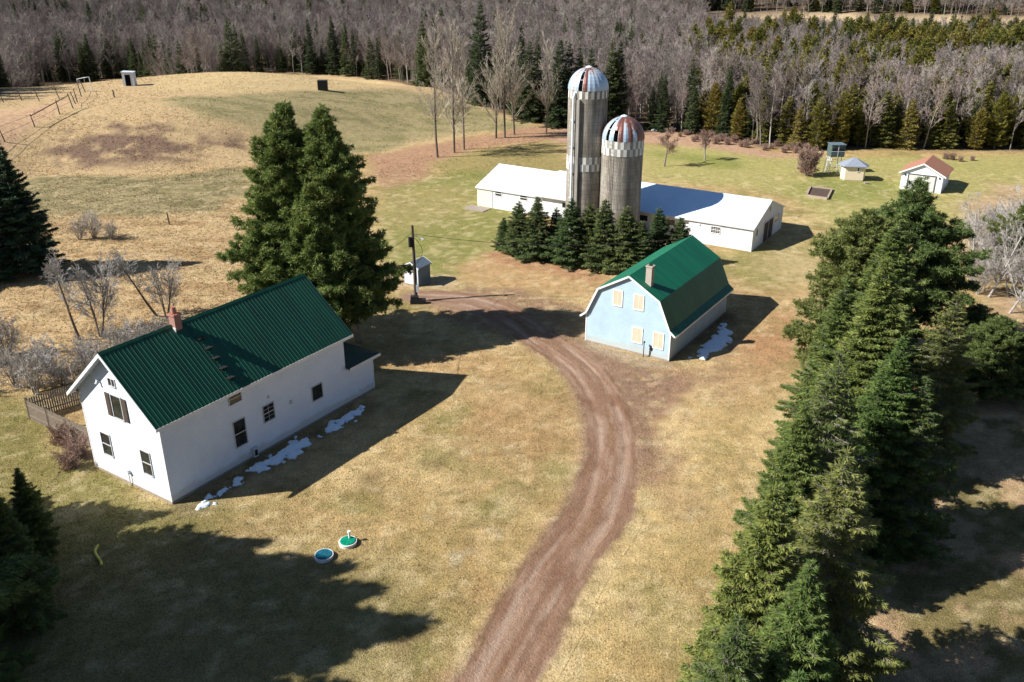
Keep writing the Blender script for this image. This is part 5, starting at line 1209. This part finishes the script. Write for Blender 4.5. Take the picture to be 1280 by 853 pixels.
for (u, v, k, s_, t_, lb) in ((100, 425, 0, 1.15, -.2, 'leaning bare tree above the thicket, left of the roof chimney'), (125, 420, 1, 1.05, .05, 'bare tree with many upright stems in the thicket'), (196, 395, 0, 1.1, -.5, 'bare tree leaning left just behind the farmhouse ridge'), (208, 398, 1, .8, .1, 'short bare snag tree close above the brick chimney')):
    x, y, z = at(u, v); plant('bare_tree', MT[k], (x, y, z), 1.+k, s_, lb, tilt=(0, t_))
# white-branched trees at right
WB = make_bare(69, M['birch'], M['twig_light'], h=10, trunk_r=.12, spread=.38, levels=4, up=.5, twig=.022, kids=(20, 9, 6, 4), start=.15, lens=.46, wob=.12)
for (u, v, s_, t_, rz, lb) in ((1236, 372, 1.0, .42, .0, 'white branched bare tree leaning right at the right edge'), (1262, 392, .95, .5, 0., 'second white branched bare tree leaning out of the right edge'), (1215, 345, .8, .1, 1, 'small dark stemmed bare tree beside the row'), (1275, 350, .9, .2, 1.5, 'white branched bare tree at the far right edge')):
    x, y, z = at(u, v); plant('bare_tree', WB, (x, y, z), rz, s_, lb, tilt=(0, t_))
TH = make_bare(75, M['twig_light'], M['twig_light'], h=6.4, trunk_r=.05, spread=.38, levels=3, up=.45, twig=.022, kids=(13, 9, 6), start=.15, multi=9, lens=.42, wob=.14)
for i, (u, v, s_) in enumerate([(1232, 300, 1.), (1250, 290, .9), (1268, 300, 1.1), (1225, 325, .8), (1245, 335, 1.), (1280, 320, 1.1), (1262, 350, 1.1), (1290, 285, 1.), (1300, 350, 1.2), (1212, 290, .7), (1238, 275, .7), (1275, 275, .8), (1222, 350, .8), (1290, 390, 1.)]):
    x, y, z = at(u, v+18); plant('bare_thicket', TH, (x, y, z), i*1.7, s_*.95, 'many stemmed grey leafless thicket between the evergreens and the right edge', 'shrub', 'grey thicket right of the evergreen row')
for (u, v, h_, w_, lb) in ((1222, 405, 4.6, 1.5, 'bushy green pine below the thicket by the row'), (1252, 425, 4.2, 1.7, 'low bright green pine at the shaded ground edge right of the row'), (1290, 415, 5, 1.6, 'green pine cut by the right edge above the shaded ground'), (1195, 440, 4, 1.3, 'small dark pine tucked behind the separate spruce')):
    grow(0, WP[1], u, v, h_, 14, lb, name='pine_tree', wide=w_)
# dry shrub by the house corner
DS = make_bare(70, M['twig_pink'], M['twig_pink'], h=1.9, trunk_r=.03, spread=.4, levels=3, up=.1, twig=.014, kids=(10, 7, 5), start=.05, multi=22, lens=.45, wob=.2)
for (u, v, s_, lb) in ((100, 572, 1.0, 'dry brown shrub against the left corner of the farmhouse'), (78, 556, .9, 'dry brown shrub in front of the picket fence'), (88, 585, .85, 'dry shrub nearest the camera by the farmhouse corner')):
    x, y, z = at(u, v); plant('dry_shrub', DS, (x, y, z), u, s_, lb, 'shrub')
for i in range(30):
    u = 850+i*5.4+5*math.sin(i*2.7); v = 172+(u-850)*.125+4*math.sin(i*5.1)-1
    x, y, z = at(u, v); plant('edge_shrub', DS, (x, y, z), i, .5+.3*math.sin(i*3.3)**2, 'low pinkish leafless shrub in the strip between lawn and woods', 'shrub', 'pinkish shrubs along the woods edge')
# brush clump right of the garage and before the woods
for i, (u, v, s_) in enumerate([(1190, 200, .6), (1200, 202, .5), (1182, 199, .55), (1215, 201, .45)]):
    x, y, z = at(u, v); plant('brush_pile', DS, (x, y, z), i, s_*1.1, 'low heap of pinkish brush on the grass right behind the garage', 'brush', 'low brush behind the garage')

# ------------------------------------------------------------------ the woods
BT = [make_bare(80+i, (M['bark_grey'], M['bark_grey'], M['birch'], M['bark_dark'], M['bark_grey'])[i], (M['twig_grey'], M['twig_mauve'], M['twig_mauve'], M['twig_grey'], M['twig_mauve'])[i], h=14, trunk_r=.15, spread=.38+.03*(i % 3), levels=3, up=.55, twig=.030, kids=(24, 11, 8), start=.30, lens=.36, wob=.13) for i in range(5)]
FS = [make_conifer(90+i, M['far_spruce'], M['bark_dark'], h=14, r=(2.9, 3.3, 2.5)[i], dens=.55, l=.36, w=.16, step=.42, nb=(7, 6, 7)[i], gap=(.1, .25, .15)[i]) for i in range(3)]
CD = [make_conifer(95+i, M['cedar'], M['bark_grey'], h=9, r=1.9+.25*i, dens=.6, l=.36, w=.15, step=.38, nb=7, kind='cedar' if i < 2 else 'spruce', z0=.03, power=.7, gap=.06) for i in range(3)]
g = np.random.default_rng(5)
pts = []
sp_ = 2.6
gx_ = np.arange(-330, 330, sp_); gy_ = np.arange(135, 520, sp_); A_, B_ = np.meshgrid(gx_, gy_)
a = A_.ravel()+g.uniform(-.48, .48, A_.size)*sp_; c = B_.ravel()+g.uniform(-.48, .48, A_.size)*sp_
ph = np.arctan2(a, c); rr = np.hypot(a, c); rb = np.interp(ph, b_phi, b_r)
ok = (rr > rb+1.0) & (rr < 470) & (np.abs(ph) < .62)
ok &= ~((rr > 391) & (rr < 429) & (ph > .20))
ok &= (rr < 300) | (g.random(a.size) < .72)
a, c, ph, rr, rb = a[ok], c[ok], ph[ok], rr[ok], rb[ok]
dz = rr-rb; hh = height(a, c); U = 640+FPX*np.tan(ph)*1.0
nz = fbm(a, c, 26, 71, 3); n2 = fbm(a, c, 60, 72, 2); rnd = g.random(a.size)
right = ss(.17, .24, ph)
p_cedar = right*np.where(dz < 16, .50, np.where(dz < 140, .50*ss(.40, .58, nz)+.06, .04))
p_spruce = np.where(dz < 14, .10+.12*(1-right), .0)+.20*ss(.60, .70, nz)+.02+.02*(rr > 250)
kind = np.where(rnd < p_cedar, 2, np.where(rnd < p_cedar+p_spruce*(1-.4*right), 1, 0))
scl = g.uniform(.78, 1.2, a.size); scl = np.where((kind == 0) & (right > .5) & (dz > 60), scl*.78, scl)
scl = np.where((rr > 345) & (rr <= 392) & (ph > .18), scl*.42, scl); scl = np.where((kind == 2) & (dz > 16), scl*1.2, scl)
scl = np.where((kind == 0) & (right > .5) & (dz < 22), scl*1.08, scl)
scl = np.where(dz < 5, scl*.9, scl)*np.where(kind == 0, .74, np.where(kind == 1, .78, 1.))*(1+.12*ss(200, 330, rr))
# named spruce clumps that show at the wood's edge in the photograph
extra = [(283, 24, 19), (292, 28, 18), (301, 34, 16), (384, 22, 19), (413, 20, 19), (430, 28, 18), (440, 36, 15), (527, 24, 18), (652, 30, 19), (662, 50, 17), (672, 42, 18), (700, 48, 17), (712, 52, 16), (725, 56, 16), (766, 50, 19), (776, 52, 19), (770, 66, 16), (740, 60, 15), (205, 62, 12), (600, 2, 20), (870, 88, 14)]
ea = []
for (u, v, h_) in extra:
    p_ = math.atan((u-640)/FPX); r0_ = ray(u, v); p_ = math.atan2(r0_[0], r0_[1]); R0 = float(np.interp(p_, b_phi, b_r))-1+4*g.random()
    x, y = R0*math.sin(p_), R0*math.cos(p_); z = hz(x, y); k_ = y/r0_[1]; ht = CAMH+r0_[2]*k_-z
    if ht > 5: ea.append((x, y, z, min(ht, 21)/14))
lab0 = 'leafless grey tree in the woods %s'
lab1 = 'dark spruce among the bare trees of the woods %s'
lab2 = 'yellow green cedar along the woods edge %s'
def where(p): return 'behind the hilltop field' if p < -.12 else ('behind the silos' if p < .17 else 'behind the garage lawn')
GN = ['bare trees of the woods', 'spruces of the woods', 'cedars of the woods']
LIB = [BT, FS, CD]; NAME = ['bare_tree', 'spruce_tree', 'cedar_tree']; LAB = [lab0, lab1, lab2]
for (x, y, z, s_) in ea:
    k = int(g.integers(3)); w_ = where(math.atan2(x, y))
    plant('spruce_tree', FS[k], (x, y, z-.1), g.random()*6.28, s_*.92, lab1 % w_, 'tree', GN[1]+' '+w_, sz=s_)
for kd in range(3):
    ids = np.where(kind == kd)[0]; ids = ids[np.argsort(rr[ids])]
    near = ids[:(280, 260, 300)[kd]]; far = ids[len(near):]
    for i in near:
        k = int(g.integers(len(LIB[kd]))); w_ = where(ph[i])
        plant(NAME[kd], LIB[kd][k], (a[i], c[i], hh[i]-.1), g.random()*6.28, float(scl[i]*g.uniform(.9, 1.1)), LAB[kd] % w_, 'tree', GN[kd]+' '+w_, sz=float(scl[i]))
    if len(far) == 0: continue
    V = np.stack([a[far], c[far], hh[far]-.1], 1)
    me = bpy.data.meshes.new('far_woods'); me.from_pydata(V.tolist(), [], [])
    for nm, val, ty in (('variant', g.integers(0, len(LIB[kd]), len(far)), 'INT'), ('turn', g.uniform(0, 6.28, len(far)), 'FLOAT'), ('size', scl[far], 'FLOAT')):
        at_ = me.attributes.new(nm, ty, 'POINT'); at_.data.foreach_set('value', np.asarray(val, np.int32 if ty == 'INT' else np.float32))
    o = link(['far_bare_woods', 'far_spruce_woods', 'far_cedar_woods'][kd], me)
    tag(o, ['greyish mauve mass of leafless woods filling the distance', 'scattered dark spruces deep in the distant woods', 'olive cedars deep in the distant woods behind the garage'][kd], 'woods', kind='stuff')
    ng = bpy.data.node_groups.new('scatter', 'GeometryNodeTree')
    ng.interface.new_socket('Geometry', in_out='INPUT', socket_type='NodeSocketGeometry'); ng.interface.new_socket('Geometry', in_out='OUTPUT', socket_type='NodeSocketGeometry')
    gi = ng.nodes.new('NodeGroupInput'); go = ng.nodes.new('NodeGroupOutput'); jn = ng.nodes.new('GeometryNodeJoinGeometry')
    def attr(nm, ty):
        q = ng.nodes.new('GeometryNodeInputNamedAttribute'); q.data_type = ty; q.inputs[0].default_value = nm; return q.outputs[0]
    va, tu, sz_ = attr('variant', 'INT'), attr('turn', 'FLOAT'), attr('size', 'FLOAT')
    cx = ng.nodes.new('ShaderNodeCombineXYZ'); ng.links.new(tu, cx.inputs[2])
    for k in range(len(LIB[kd])):
        srcs = [q for q in bpy.data.objects if q.type == 'MESH' and q.data in (LIB[kd][k][0], LIB[kd][k][1])]
        j2 = ng.nodes.new('GeometryNodeJoinGeometry')
        for md in LIB[kd][k]:
            s_o = next(q for q in srcs if q.data == md); oi = ng.nodes.new('GeometryNodeObjectInfo'); oi.transform_space = 'ORIGINAL'; oi.inputs[0].default_value = s_o; ng.links.new(oi.outputs['Geometry'], j2.inputs[0])
        cm = ng.nodes.new('FunctionNodeCompare'); cm.data_type = 'INT'; cm.operation = 'EQUAL'; ng.links.new(va, cm.inputs[2]); cm.inputs[3].default_value = k
        ip = ng.nodes.new('GeometryNodeInstanceOnPoints'); ng.links.new(gi.outputs[0], ip.inputs['Points']); ng.links.new(cm.outputs[0], ip.inputs['Selection'])
        ng.links.new(j2.outputs[0], ip.inputs['Instance']); ng.links.new(cx.outputs[0], ip.inputs['Rotation']); ng.links.new(sz_, ip.inputs['Scale']); ng.links.new(ip.outputs[0], jn.inputs[0])
    ng.links.new(jn.outputs[0], go.inputs[0]); md_ = o.modifiers.new('scatter', 'NODES'); md_.node_group = ng
print('trees', len(a), [int((kind == k).sum()) for k in range(3)])
